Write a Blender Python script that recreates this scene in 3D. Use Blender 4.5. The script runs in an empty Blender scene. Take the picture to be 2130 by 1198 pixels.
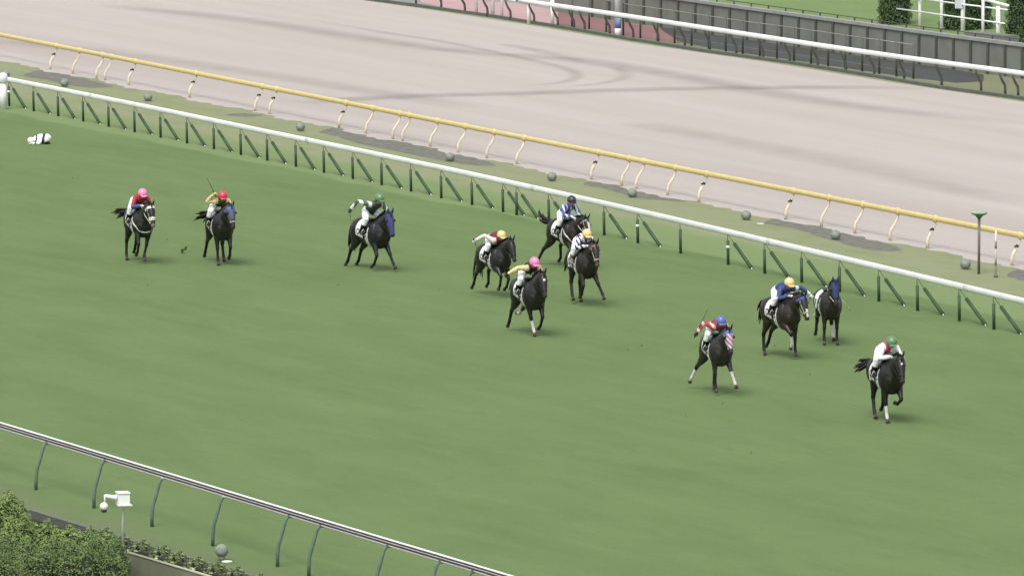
import bpy, math, random
import numpy as np
from mathutils import Vector, Matrix
from mathutils.bvhtree import BVHTree
random.seed(7); np.random.seed(7)
S = bpy.context.scene
COL = S.collection
R = math.radians

# ---------------------------------------------------------------- camera, light, exposure
F, CX, CY, H, HOR = 16500.0, 1065.0, 599.0, 27.0, -1200.0      # focal length and horizon in photo pixels
PITCH = math.atan((CY - HOR) / F)
cam = bpy.data.objects.new('camera', bpy.data.cameras.new('camera'))
COL.objects.link(cam); S.camera = cam
cam.location = (0, 0, H); cam.rotation_euler = (math.pi/2 - PITCH, 0, 0)
cam.data.sensor_width = 36; cam.data.lens = 36*F/2130
cam.data.clip_start = 5; cam.data.clip_end = 4000

SUN_EL, SUN_ROT = R(58), R(200)
w = bpy.data.worlds.new('World'); S.world = w; w.use_nodes = True
nt = w.node_tree; bg = nt.nodes['Background']
sky = nt.nodes.new('ShaderNodeTexSky'); sky.sky_type = 'NISHITA'; sky.sun_disc = False
sky.sun_elevation = SUN_EL; sky.sun_rotation = SUN_ROT; sky.dust_density = 4; sky.air_density = 1.0; sky.ozone_density = 0.6
hs = nt.nodes.new('ShaderNodeHueSaturation'); hs.inputs['Saturation'].default_value = 0.22
nt.links.new(sky.outputs[0], hs.inputs['Color']); nt.links.new(hs.outputs[0], bg.inputs[0]); bg.inputs[1].default_value = 0.15
sl = bpy.data.lights.new('sun', 'SUN'); sl.energy = 1.2; sl.angle = R(25); sl.color = (1, 0.97, 0.92)
so = bpy.data.objects.new('sun', sl); COL.objects.link(so)
so.rotation_euler = (R(32), 0, R(-20))
S.view_settings.view_transform = 'Standard'; S.view_settings.look = 'None'
S.view_settings.exposure = 0.72; S.view_settings.gamma = 1
S.cycles.max_bounces = 6

# ---------------------------------------------------------------- geometry of the place
cp, sp = math.cos(PITCH), math.sin(PITCH)
def gp(px, py, z=0.0):
    """point of the horizontal plane z seen at a photo pixel: used to survey where things stand"""
    dx, dz = px - CX, -(py - CY)
    d = Vector((dx, F*cp + dz*sp, -F*sp + dz*cp))
    t = (z - H)/d.z
    return Vector((d.x*t, d.y*t, z))
T = Vector((8065, -16598, 0)).normalized()      # along the tracks, the way the race runs
N = Vector((-T.y, T.x, 0))                      # across the tracks, away from the camera
if N.y < 0: N = -N
Z = Vector((0, 0, 1))

# ---------------------------------------------------------------- materials
def lin(h):
    h = h.lstrip('#'); o = []
    for i in (0, 2, 4):
        v = int(h[i:i+2], 16)/255
        o.append(v/12.92 if v <= .04045 else ((v+.055)/1.055)**2.4)
    return o
MATS = {}
def mat(name, hexc, k=1.0, rough=.7, var=.12, scale=6.0, spec=.3, metal=0.0, bump=0.0, sheen=0):
    if name in MATS: return MATS[name]
    c = [min(v*k, .9) for v in lin(hexc)]
    m = bpy.data.materials.new(name); m.use_nodes = True; n = m.node_tree; b = n.nodes['Principled BSDF']
    b.inputs['Roughness'].default_value = rough; b.inputs['Specular IOR Level'].default_value = spec
    b.inputs['Metallic'].default_value = metal
    if sheen: b.inputs['Sheen Weight'].default_value = sheen
    tc = n.nodes.new('ShaderNodeTexCoord'); no = n.nodes.new('ShaderNodeTexNoise')
    no.inputs['Scale'].default_value = scale; no.inputs['Detail'].default_value = 5
    n.links.new(tc.outputs['Object'], no.inputs['Vector'])
    r = n.nodes.new('ShaderNodeValToRGB'); e = r.color_ramp.elements
    e[0].position = .3; e[1].position = .7
    e[0].color = [v*(1-var) for v in c] + [1]; e[1].color = [min(v*(1+var), .95) for v in c] + [1]
    n.links.new(no.outputs['Fac'], r.inputs[0]); n.links.new(r.outputs[0], b.inputs['Base Color'])
    if bump:
        bu = n.nodes.new('ShaderNodeBump'); bu.inputs['Strength'].default_value = bump; bu.inputs['Distance'].default_value = .01
        n.links.new(no.outputs['Fac'], bu.inputs['Height']); n.links.new(bu.outputs[0], b.inputs['Normal'])
    MATS[name] = m
    return m
def stripes(name, h1, h2, freq, axis=(0, 1, 0), duty=.5, k=.6, wob=.03):
    if name in MATS: return MATS[name]
    m = bpy.data.materials.new(name); m.use_nodes = True; n = m.node_tree; b = n.nodes['Principled BSDF']
    b.inputs['Roughness'].default_value = .65
    tc = n.nodes.new('ShaderNodeTexCoord'); no = n.nodes.new('ShaderNodeTexNoise'); no.inputs['Scale'].default_value = 5
    n.links.new(tc.outputs['Object'], no.inputs['Vector'])
    dt = n.nodes.new('ShaderNodeVectorMath'); dt.operation = 'DOT_PRODUCT'; dt.inputs[1].default_value = axis
    n.links.new(tc.outputs['Object'], dt.inputs[0])
    ma = n.nodes.new('ShaderNodeMath'); ma.operation = 'MULTIPLY_ADD'; ma.inputs[1].default_value = wob
    n.links.new(no.outputs['Fac'], ma.inputs[0]); n.links.new(dt.outputs['Value'], ma.inputs[2])
    mu = n.nodes.new('ShaderNodeMath'); mu.operation = 'MULTIPLY'; mu.inputs[1].default_value = freq
    n.links.new(ma.outputs[0], mu.inputs[0])
    fr = n.nodes.new('ShaderNodeMath'); fr.operation = 'FRACT'; n.links.new(mu.outputs[0], fr.inputs[0])
    lt = n.nodes.new('ShaderNodeMath'); lt.operation = 'LESS_THAN'; lt.inputs[1].default_value = duty
    n.links.new(fr.outputs[0], lt.inputs[0])
    mx = n.nodes.new('ShaderNodeMix'); mx.data_type = 'RGBA'
    mx.inputs['A'].default_value = [v*k for v in lin(h2)]+[1]; mx.inputs['B'].default_value = [v*k for v in lin(h1)]+[1]
    n.links.new(lt.outputs[0], mx.inputs['Factor']); n.links.new(mx.outputs['Result'], b.inputs['Base Color'])
    MATS[name] = m
    return m

# ---------------------------------------------------------------- mesh helpers
class MB:
    def __init__(s): s.v = []; s.f = []; s.m = []
    def add(s, vs, fs, mi=0):
        o = len(s.v); s.v += [tuple(x) for x in vs]
        s.f += [tuple(i+o for i in f) for f in fs]; s.m += [mi]*len(fs)
    def tube(s, pts, rad, n=10, side=None, mi=0, caps=True):
        pts = [Vector(p) for p in pts]; vs = []; fs = []
        if not isinstance(rad, list): rad = [rad]*len(pts)
        prev = None
        for i, p in enumerate(pts):
            t = (pts[min(i+1, len(pts)-1)] - pts[max(i-1, 0)]).normalized()
            if side is not None: a = Vector(side)
            elif prev is not None: a = prev
            else: a = Vector((0, 1, 0)) if abs(t.y) < .9 else Vector((1, 0, 0))
            a = (a - t*a.dot(t)).normalized(); prev = a; b = t.cross(a)
            r = rad[i]; ra, rb = (r, r) if not isinstance(r, (tuple, list)) else r
            for k in range(n):
                th = 2*math.pi*k/n
                vs.append(p + a*ra*math.cos(th) + b*rb*math.sin(th))
        for i in range(len(pts)-1):
            for k in range(n):
                k2 = (k+1) % n
                fs.append((i*n+k, i*n+k2, (i+1)*n+k2, (i+1)*n+k))
        if caps:
            fs.append(tuple(range(n-1, -1, -1))); fs.append(tuple((len(pts)-1)*n+k for k in range(n)))
        s.add(vs, fs, mi)
    def ball(s, c, r, nu=14, nv=9, mi=0, rot=None):
        c = Vector(c); r = (r, r, r) if not isinstance(r, (tuple, list)) else r
        vs = [Vector((0, 0, r[2]))]; fs = []
        for j in range(1, nv):
            a = math.pi*j/nv
            for i in range(nu):
                b = 2*math.pi*i/nu
                vs.append(Vector((r[0]*math.sin(a)*math.cos(b), r[1]*math.sin(a)*math.sin(b), r[2]*math.cos(a))))
        vs.append(Vector((0, 0, -r[2])))
        for i in range(nu): fs.append((0, 1+i, 1+(i+1) % nu))
        for j in range(nv-2):
            for i in range(nu):
                a = 1+j*nu+i; b = 1+j*nu+(i+1) % nu
                fs.append((a, a+nu, b+nu, b))
        o = 1+(nv-2)*nu
        for i in range(nu): fs.append((o+i, len(vs)-1, o+(i+1) % nu))
        if rot: vs = [rot @ v for v in vs]
        s.add([v+c for v in vs], fs, mi)
    def box(s, c, ax, ay, az, mi=0):
        c, ax, ay, az = map(Vector, (c, ax, ay, az))
        vs = [c+ax*i+ay*j+az*k for i in (-1, 1) for j in (-1, 1) for k in (-1, 1)]
        if ax.cross(ay).dot(az) > 0: fs = [(0, 1, 3, 2), (4, 6, 7, 5), (0, 4, 5, 1), (2, 3, 7, 6), (0, 2, 6, 4), (1, 5, 7, 3)]
        else: fs = [(2, 3, 1, 0), (5, 7, 6, 4), (1, 5, 4, 0), (6, 7, 3, 2), (4, 6, 2, 0), (3, 7, 5, 1)]
        s.add(vs, fs, mi)
    def mesh(s, name, mats, smooth=True):
        me = bpy.data.meshes.new(name); me.from_pydata(s.v, [], s.f)
        for m in (mats if isinstance(mats, (list, tuple)) else [mats]): me.materials.append(m)
        me.polygons.foreach_set('material_index', s.m)
        me.polygons.foreach_set('use_smooth', [smooth]*len(s.f))
        me.update(); return me
    def obj(s, name, mats, parent=None, smooth=True, loc=None):
        me = s.mesh(name, mats, smooth)
        if loc is not None:
            for v in me.vertices: v.co -= Vector(loc)
        return link(name, me, parent, loc)
def link(name, me, parent=None, loc=None):
    o = bpy.data.objects.new(name, me); COL.objects.link(o)
    if parent is not None: o.parent = parent
    if loc is not None: o.location = loc
    return o
def tag(o, label=None, cat=None, group=None, kind=None):
    if label: o['label'] = label
    if cat: o['category'] = cat
    if group: o['group'] = group
    if kind: o['kind'] = kind
    return o
def empty(name, loc, label, cat, rz=0, group=None):
    o = bpy.data.objects.new(name, None); COL.objects.link(o); o.location = loc; o.rotation_euler = (0, 0, rz)
    return tag(o, label, cat, group)
def remesh(mb, voxel, it=4):
    me = mb.mesh('tmp', mat('tmp', '#808080')); o = bpy.data.objects.new('tmp', me); COL.objects.link(o)
    r = o.modifiers.new('r', 'REMESH'); r.mode = 'VOXEL'; r.voxel_size = voxel; r.use_smooth_shade = True
    s = o.modifiers.new('s', 'SMOOTH'); s.factor = .5; s.iterations = it
    dg = bpy.context.evaluated_depsgraph_get(); dg.update()
    out = bpy.data.meshes.new_from_object(o.evaluated_get(dg))
    bpy.data.objects.remove(o); bpy.data.meshes.remove(me)
    out.materials.clear()
    return out
def arrays(me):
    v = np.empty(len(me.vertices)*3); me.vertices.foreach_get('co', v)
    nn = np.empty(len(me.vertices)*3); me.vertices.foreach_get('normal', nn)
    c = np.empty(len(me.polygons)*3); me.polygons.foreach_get('center', c)
    pn = np.empty(len(me.polygons)*3); me.polygons.foreach_get('normal', pn)
    return v.reshape(-1, 3), nn.reshape(-1, 3), c.reshape(-1, 3), pn.reshape(-1, 3)
def shell(me, A, mask, off, name, mats, parent=None, mi=None, wrinkle=0, loc=None, thick=.006):
    """a fitted piece of cloth or leather: the masked faces of a body lifted off it, with thickness"""
    v, nn, c, pn = A; idx = np.nonzero(mask)[0]
    if len(idx) == 0: return None
    used = {}; vs = []; fs = []; ms = []; edges = {}
    def g(i):
        if i not in used:
            used[i] = len(vs); p = v[i]
            o = off + (wrinkle*math.sin(p[0]*55+p[2]*37)*math.sin(p[1]*61+p[2]*23) if wrinkle else 0)
            vs.append(tuple(p + nn[i]*o))
        return used[i]
    for i in idx:
        f = tuple(g(k) for k in me.polygons[int(i)].vertices); fs.append(f); ms.append(0 if mi is None else int(mi[i]))
        for a, b in zip(f, f[1:]+f[:1]): edges[(a, b)] = 1
    inv = {b: a for a, b in used.items()}; inner = {}
    def gi(k):
        if k not in inner:
            inner[k] = len(vs); vs.append(tuple(v[inv[k]] + nn[inv[k]]*(off-thick)))
        return inner[k]
    for (a, b) in list(edges):
        if (b, a) not in edges: fs.append((b, a, gi(a), gi(b))); ms.append(0)
    mb = MB(); mb.add(vs, fs); mb.m = ms
    return mb.obj(name, mats, parent, loc=loc)
def segdist(c, a, b):
    a = np.array(a, float); b = np.array(b, float); d = b-a
    t = np.clip(((c-a) @ d)/max(d @ d, 1e-9), 0, 1)
    return np.linalg.norm(c-(a+t[:, None]*d), axis=1)

# ================================================================ THE SETTING
def ground_mat(name, kind):
    m = bpy.data.materials.new(name); m.use_nodes = True; n = m.node_tree; b = n.nodes['Principled BSDF']; L = n.links.new
    b.inputs['Roughness'].default_value = .9; b.inputs['Specular IOR Level'].default_value = .12
    ge = n.nodes.new('ShaderNodeNewGeometry')
    def dot(vec):
        d = n.nodes.new('ShaderNodeVectorMath'); d.operation = 'DOT_PRODUCT'; d.inputs[1].default_value = vec
        L(ge.outputs['Position'], d.inputs[0]); return d.outputs['Value']
    u, v = dot(T), dot(N)
    def comb(su, sv):
        a = n.nodes.new('ShaderNodeMath'); a.operation = 'MULTIPLY'; a.inputs[1].default_value = su; L(u, a.inputs[0])
        c = n.nodes.new('ShaderNodeMath'); c.operation = 'MULTIPLY'; c.inputs[1].default_value = sv; L(v, c.inputs[0])
        x = n.nodes.new('ShaderNodeCombineXYZ'); L(a.outputs[0], x.inputs[0]); L(c.outputs[0], x.inputs[1]); return x.outputs[0]
    def noise(su, sv, det=4, rough=.55):
        x = n.nodes.new('ShaderNodeTexNoise'); x.inputs['Scale'].default_value = 1; x.inputs['Detail'].default_value = det
        x.inputs['Roughness'].default_value = rough; L(comb(su, sv), x.inputs['Vector']); return x.outputs['Fac']
    def ramp(x, stops):
        r = n.nodes.new('ShaderNodeValToRGB'); e = r.color_ramp.elements
        while len(e) < len(stops): e.new(.5)
        for q, (p, c) in zip(e, stops): q.position = p; q.color = list(c)+[1] if len(c) == 3 else c
        L(x, r.inputs[0]); return r.outputs[0]
    def mr(x, a, b2, c=0, d=1):
        r = n.nodes.new('ShaderNodeMapRange'); r.interpolation_type = 'SMOOTHSTEP'
        for i, q in enumerate((a, b2, c, d)): r.inputs[i+1].default_value = q
        L(x, r.inputs[0]); return r.outputs[0]
    def mix(f, a, c, mode='MIX'):
        x = n.nodes.new('ShaderNodeMix'); x.data_type = 'RGBA'; x.blend_type = mode
        if isinstance(f, float): x.inputs['Factor'].default_value = f
        else: L(f, x.inputs['Factor'])
        for q, i in ((a, 'A'), (c, 'B')):
            if isinstance(q, (tuple, list)): x.inputs[i].default_value = list(q)+[1]
            else: L(q, x.inputs[i])
        return x.outputs['Result']
    def add(x, y, k):
        a = n.nodes.new('ShaderNodeMath'); a.operation = 'MULTIPLY_ADD'; a.inputs[1].default_value = k; L(y, a.inputs[0]); L(x, a.inputs[2]); return a.outputs[0]
    K = KG*(1.08 if kind == 'dirt' else 1)
    g = lambda h, k=1: tuple(x*K*k for x in lin(h))
    if kind == 'turf':
        c = ramp(noise(.12, .35, 5), [(.3, g('#768f58')), (.7, g('#819a63'))])
        c = mix(mr(noise(.22, .85, 6, .68), 0.38, .80, 0, .65), c, g('#8ba36b'))
        c = mix(mr(noise(.5, 1.0, 4), .58, .75, 0, .55), c, g('#7a8a5a'))
        c = mix(mr(noise(5, 9, 6, .75), .35, .7, 0, .22), c, g('#637b4e'))
        rail = dotN_rail
        vv = add(v, noise(.25, .25, 4), 1.6)
        c = mix(mr(vv, rail+.1, rail+.7, 0, .9), c, g('#92a872'))
        c2 = ramp(noise(.3, .8, 5, .65), [(.3, g('#98a578')), (.5, g('#a4ac84')), (.72, g('#abae8c'))])
        c = mix(mr(vv, rail+2.6, rail+4.2), c, c2)
        c = mix(mr(vv, dotN_far+.8, dotN_far+1.6), c, ramp(noise(.2, .8, 4), [(.3, g('#8f9673')), (.7, g('#9ca07e'))]))
        c = mix(mr(v, dotN_wall+.2, dotN_wall+.6), c, ramp(noise(.2, .5, 4), [(.3, g('#84a064')), (.7, g('#8ea46e'))]))
        # worn earth and mulch on the stand side
        vm = add(v, noise(.4, .4, 4), 2.0)
        c = mix(mr(vm, dotN_near+.8, dotN_near-.5, 0, .65), c, ramp(noise(.5, .7, 4), [(.35, g('#7d8c62')), (.7, g('#8b8e6f'))]))
        h = noise(14, 14, 5, .8); st = .5
    else:
        c = ramp(noise(.02, .35, 5, .6), [(.25, g('#c8beb7')), (.5, g('#d3cac4')), (.75, g('#d9d1cb'))])
        c = mix(mr(noise(.035, .8, 4), .55, .75, 0, .6), c, g('#c3b8b1'))
        c = mix(mr(noise(.01, .12, 3), .5, .7, 0, .5), c, g('#c5bcb4'))
        c = mix(mr(noise(2.5, 4, 6, .75), .45, .75, 0, .16), c, g('#a99e98'))
        c = mix(mr(add(v, noise(.08, .2, 3), 1.2), dotN_yel+2.8, dotN_yel+4.6, .0, .45), c, g('#bdb1aa'))
        c = mix(mr(add(v, noise(.08, .2, 3), 2.5), dotN_yel+6.5, dotN_yel+9.5, .0, .75), c, ramp(noise(.03, .5, 4), [(.3, g('#cbc2bb')), (.7, g('#d8d0ca'))]))
        h = noise(5, 9, 5, .7); st = .35
    L(c, b.inputs['Base Color'])
    bu = n.nodes.new('ShaderNodeBump'); bu.inputs['Strength'].default_value = st; bu.inputs['Distance'].default_value = .03
    L(h, bu.inputs['Height']); L(bu.outputs[0], b.inputs['Normal'])
    return m
KG = 0.50
H_WHITE, H_YEL, H_FAR, H_NEAR = 1.06, .97, 1.02, 1.26
dotN_rail = gp(1000, 367, H_WHITE).dot(N); dotN_yel = gp(1247, 322, H_YEL).dot(N)
dotN_far = gp(1279, 30, H_FAR).dot(N); dotN_near = gp(560, 1054, H_NEAR).dot(N); dotN_wall = min(gp(1480, 72).dot(N), gp(2130, 164).dot(N))

def sheet(name, pts, m, z):
    mb = MB(); vs = [Vector((p[0], p[1], z)) for p in pts]
    mb.add(vs, [tuple(range(len(vs)))]); me = mb.mesh(name, m, False)
    if me.polygons[0].normal.z < 0: me.flip_normals()
    return tag(link(name, me), kind='structure')
sheet('turf', [(-900, -200), (900, -200), (900, 2600), (-900, 2600)], ground_mat('turf', 'turf'), 0)

def band(name, near, far, m, z, jit=0.0, dens=3):
    """ground sheet between two pixel polylines (near edge, far edge), subdivided and slightly ragged"""
    P = [[gp(*p) for p in pl] for pl in (near, far)]
    n = max(2, int(sum((a-b).length for a, b in zip(P[0], P[0][1:]))*dens))
    def samp(pl):
        L = [0]
        for a, b in zip(pl, pl[1:]): L.append(L[-1]+(b-a).length)
        out = []; j = 0
        for i in range(n):
            d = L[-1]*i/(n-1)
            while j < len(pl)-2 and L[j+1] < d: j += 1
            out.append(pl[j].lerp(pl[j+1], (d-L[j])/(L[j+1]-L[j])))
        return out
    ra = samp(P[0]); nr = n
    n = max(2, len(ra)//30) if jit > .1 else max(60, nr); sa = samp(P[0]); sb = samp(P[1]); mb = MB()
    up = lambda p, dz: Vector((p.x, p.y, z+dz))
    ins = .9 if jit > .1 else 0
    mb.add([up(p+N*ins, 0) for p in sa]+[up(p, 0) for p in sb], [(i, i+1, n+i+1, n+i) for i in range(n-1)])
    if ins:     # ragged margin, lapped under the main sheet
        rr = [q + N*jit*(math.sin(q.length*.83)+.6*math.sin(q.length*2.17+1)+.5*math.sin(q.length*5.3)+.5*(random.random()-.5)) for q in ra]
        mb.add([up(p, -.003) for p in rr]+[up(p+N*1.3, -.003) for p in ra], [(i, i+1, nr+i+1, nr+i) for i in range(nr-1)])
    me = mb.mesh(name, m, False)
    if me.polygons[0].normal.z < 0: me.flip_normals()
    return tag(link(name, me), kind='structure')
# the yellow rail's line on the ground, and the far kerb's
ydx = lambda x: 73+.1965*x+ (H_YEL-.0)*(1200+73+.1965*x)/27.0
near_edge = [(-600, ydx(-600)+8), (0, ydx(0)+9), (600, ydx(600)+8), (1247, ydx(1247)+9), (1700, ydx(1700)+9), (2300, ydx(2300)+8), (3200, ydx(3200)+6)]
far_kerb = [(-600, -175), (100, -98), (700, -5), (864, 17), (1015, 39), (1161, 63), (1317, 90), (1476, 114), (1644, 137), (1819, 166), (1961, 190), (2130, 213), (3200, 370)]
dirt = band('dirt_track', near_edge, far_kerb, ground_mat('dirt', 'dirt'), .008, .17, 3)

def soft_ribbon(name, px, width, hexc, alpha, z, k=KG):
    """faint tyre or rake marks on the dirt, feathered at their edges"""
    m = bpy.data.materials.new(name); m.use_nodes = True; n = m.node_tree; b = n.nodes['Principled BSDF']; L = n.links.new
    b.inputs['Base Color'].default_value = [x*k for x in lin(hexc)]+[1]; b.inputs['Roughness'].default_value = .95; b.inputs['Specular IOR Level'].default_value = .1
    tc = n.nodes.new('ShaderNodeTexCoord'); sx = n.nodes.new('ShaderNodeSeparateXYZ'); L(tc.outputs['UV'], sx.inputs[0])
    r = n.nodes.new('ShaderNodeValToRGB'); e = r.color_ramp.elements
    e[0].color = (0, 0, 0, 1); e[1].color = (0, 0, 0, 1); q = e.new(.5); q.color = (alpha, alpha, alpha, 1); r.color_ramp.interpolation = 'EASE'
    r2 = n.nodes.new('ShaderNodeValToRGB'); e = r2.color_ramp.elements
    e[0].color = (0, 0, 0, 1); e[1].color = (0, 0, 0, 1); e.new(.12).color = (1, 1, 1, 1); e.new(.85).color = (1, 1, 1, 1)
    L(sx.outputs[0], r2.inputs[0]); L(sx.outputs[1], r.inputs[0])
    no = n.nodes.new('ShaderNodeTexNoise'); no.inputs['Scale'].default_value = .6; L(tc.outputs['Object'], no.inputs['Vector'])
    m1 = n.nodes.new('ShaderNodeMath'); m1.operation = 'MULTIPLY'; L(r.outputs[0], m1.inputs[0]); L(r2.outputs[0], m1.inputs[1])
    m2 = n.nodes.new('ShaderNodeMath'); m2.operation = 'MULTIPLY_ADD'; m2.inputs[1].default_value = 1.2; m2.inputs[2].default_value = .4; L(no.outputs['Fac'], m2.inputs[0])
    m3 = n.nodes.new('ShaderNodeMath'); m3.operation = 'MULTIPLY'; m3.use_clamp = True; L(m1.outputs[0], m3.inputs[0]); L(m2.outputs[0], m3.inputs[1])
    L(m3.outputs[0], b.inputs['Alpha'])
    P = [gp(*p) for p in px]; D = [P[0]]
    for i in range(len(P)-1):
        p0, p1, p2, p3 = P[max(i-1, 0)], P[i], P[i+1], P[min(i+2, len(P)-1)]
        for s in range(1, 9):
            t = s/8
            D.append(.5*((2*p1)+(-p0+p2)*t+(2*p0-5*p1+4*p2-p3)*t*t+(-p0+3*p1-3*p2+p3)*t**3))
    vs = []
    for i, p in enumerate(D):
        t = (D[min(i+1, len(D)-1)]-D[max(i-1, 0)]).normalized(); a = Vector((-t.y, t.x, 0))
        vs += [p+a*width/2, p-a*width/2]
    vs = [Vector((v.x, v.y, z)) for v in vs]
    mb = MB(); mb.add(vs, [(2*i, 2*i+1, 2*i+3, 2*i+2) for i in range(len(D)-1)])
    me = mb.mesh(name, m, False)
    if me.polygons[0].normal.z < 0: me.flip_normals()
    uv = me.uv_layers.new(name='UVMap')
    for l in me.loops: uv.data[l.index].uv = ((l.vertex_index//2)/(len(D)-1), l.vertex_index % 2)
    return tag(link(name, me), kind='structure')
q = lambda zx, zy: (800+zx/3.132, zy/3.132)
soft_ribbon('tyre_mark', [q(-600, 110), q(0, 215), q(350, 270), q(700, 340), q(1000, 405), q(1180, 450), q(1250, 490), q(1230, 520), q(1100, 548), q(900, 562)], 1.0, '#bdb3ab', .20, 0.016)
soft_ribbon('tyre_mark', [q(750, 290), q(950, 325), q(1150, 370), q(1330, 415)], 1.3, '#bdb3ab', .16, 0.020)
soft_ribbon('tyre_mark', [q(1480, 440), q(1565, 475), q(1550, 515), q(1400, 550), q(1200, 568)], 1.0, '#bdb3ab', .18, 0.024)
soft_ribbon('raked_track', [(620, 216), (725, 209), (800, 204), (895, 200), (1070, 196), (1280, 189), (1480, 185), (1740, 183), (1960, 186)], 3.0, '#b6aca4', .26, 0.028)
soft_ribbon('raked_track', [(-60, 80), (200, 108), (500, 150), (760, 190), (1000, 228)], 3.0, '#b0a59d', .14, 0.032)
soft_ribbon('raked_track', [(1300, 255), (1500, 292), (1800, 352), (2130, 425)], 3.5, '#a89d95', .12, 0.020)
soft_ribbon('raked_track', [(200, 12), (500, 42), (900, 102), (1240, 132), (1700, 210), (2130, 262)], 3.0, '#b0a69e', .2, 0.036)

# dark drain strips under the gate sections of the yellow rail
m_asph = mat('dark_soil', '#85857a', KG, .95, .25, 2.5)
def lens(pts, z):
    P = [gp(*p) for p in pts]; D = []
    for i in range(len(P)):
        p0, p1, p2, p3 = P[i-1], P[i], P[(i+1) % len(P)], P[(i+2) % len(P)]
        for s in range(6):
            t = s/6; v = .5*((2*p1)+(-p0+p2)*t+(2*p0-5*p1+4*p2-p3)*t*t+(-p0+3*p1-3*p2+p3)*t**3)
            D.append(v+N*random.uniform(-.06, .06))
    return sheet('soil_patch', D, m_asph, .004)
lens([(48, 158), (90, 146), (130, 153), (170, 162), (205, 172), (236, 180), (190, 183), (140, 177), (95, 166)], .032)
lens([(470, 240), (505, 236), (545, 240), (520, 243)], .032)
lens([(665, 275), (715, 264), (760, 276), (830, 290), (900, 308), (960, 321), (1030, 343), (990, 344), (930, 336), (850, 320), (760, 302), (700, 284)], .032)
lens([(1215, 384), (1250, 370), (1300, 384), (1360, 394), (1425, 418), (1380, 417), (1320, 411), (1260, 393)], .032)
lens([(1590, 464), (1635, 452), (1700, 466), (1760, 482), (1820, 498), (1875, 520), (1830, 522), (1780, 514), (1700, 490), (1640, 474)], .032)
lens([(2095, 572), (2140, 558), (2220, 585), (2300, 602), (2200, 600), (2130, 585)], .032)

# beyond the dirt: paving and service road
kb = [(700, -8), (864, 14), (1015, 35), (1161, 58), (1317, 85), (1476, 110), (1644, 133), (1819, 161), (1961, 185), (2130, 208)]
m_pink = mat('pink_paving', '#d8b5b4', KG, .9, .1, 1.5)
band('paving', [(740, -2), (864, 8), (930, 18), (1040, 38), (1161, 58)], [(740, -60), (864, -50), (1000, -38), (1161, -6)], mat('grey_paving', '#a8aaa6', KG, .9, .15, .7), .004)
band('pink_paving', [(875, 6), (940, 20), (1000, 29), (1090, 46), (1160, 54)], [(875, -2), (940, 0), (1000, 2), (1090, 10), (1160, 24)], m_pink, .010)
band('pink_paving', [(1160, 51), (1225, 60), (1310, 76), (1400, 88), (1412, 90)], [(1160, 28), (1225, 36), (1310, 50), (1375, 62), (1412, 88)], mat('red_paving', '#a87b7d', KG, .9, .1, 1.5), .008)
band('service_road', [(1395, 84), (1480, 101), (1560, 113), (1640, 124), (1785, 146), (1900, 163), (1990, 173), (2046, 170)], [(1370, 56), (1480, 72), (1560, 84), (1640, 96), (1785, 116), (1900, 132), (1990, 146), (2046, 156)], mat('asphalt', '#565856', KG, .9, .15, .5), .004)

# ================================================================ FENCES
def posfn(px, h):
    """world polyline of a rail from its surveyed line"""
    P = [gp(x, y, h) for x, y in px]
    def at(x, off=0):
        for a, b, pa, pb in zip(px, px[1:], P, P[1:]):
            if a[0] <= x <= b[0] or (b is px[-1] and x > b[0]) or (a is px[0] and x < a[0]):
                # perspective-correct: solve for t so that projection hits x
                lo, hi = -0.5, 1.5
                for _ in range(40):
                    t = (lo+hi)/2; q = pa.lerp(pb, t)
                    d = q.y*cp-(q.z-H)*sp; X = CX+F*q.x/d
                    if X < x: lo = t
                    else: hi = t
                return pa.lerp(pb, t)
    return P, at
def smoothline(P, n=6):
    D = [P[0]]
    for i in range(len(P)-1):
        p0, p1, p2, p3 = P[max(i-1, 0)], P[i], P[i+1], P[min(i+2, len(P)-1)]
        for s in range(1, n+1):
            t = s/n
            D.append(.5*((2*p1)+(-p0+p2)*t+(2*p0-5*p1+4*p2-p3)*t*t+(-p0+3*p1-3*p2+p3)*t**3))
    return D

m_white = mat('white_paint', '#eef1ee', .74, .5, .09, 1.3)
m_dkgreen = mat('dark_green_pipe', '#3b5438', .75, .55, .2, 4)
m_rod = mat('thin_rod', '#5f6b52', .7, .5, .1, 4)
# white running rail of the turf course
wpx = [(-250, 112), (16, 165.7), (290, 220), (560, 276), (780, 321), (1000, 367.5), (1280, 429), (1560, 493.5), (1850, 561), (2130, 627), (2400, 692)]
P, at = posfn(wpx, H_WHITE)
f = empty('running_rail', gp(16, 228), 'white running rail on dark green posts with slanting braces along the turf course', 'rail fence')
base = f.location.copy()
def fobj(mb, name, m, par, smooth=True):
    o = mb.obj(name, m, None, smooth, loc=base if par is f else None)
    if par is f: o.location = (0, 0, 0)
    o.parent = par; return o
mb = MB(); mb.tube(smoothline(P), (.045, .10), 12, side=(N.x, N.y, 0)); fobj(mb, 'rail', m_white, f)
for x in (190, 640, 1110, 1600, 2010):
    p = at(x); mb = MB(); mb.tube([p-T*.16, p-T*.15, p+T*.15, p+T*.16], [(.045, .10), (.050, .106), (.050, .106), (.045, .10)], 12, side=(N.x, N.y, 0)); fobj(mb, 'joint_sleeve', mat('worn_white', '#d5d8d2', .7, .6, .12, 8), f)
posts = [-92, -36, 18, 69, 120, 172, 225, 279, 333, 388, 444, 500, 555, 614.5, 673, 733, 793, 854, 917, 981, 1045.5, 1074, 1141, 1256, 1326, 1415, 1514, 1590, 1667, 1746, 1827.5, 1908, 1995, 2067, 2150, 2235]
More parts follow.
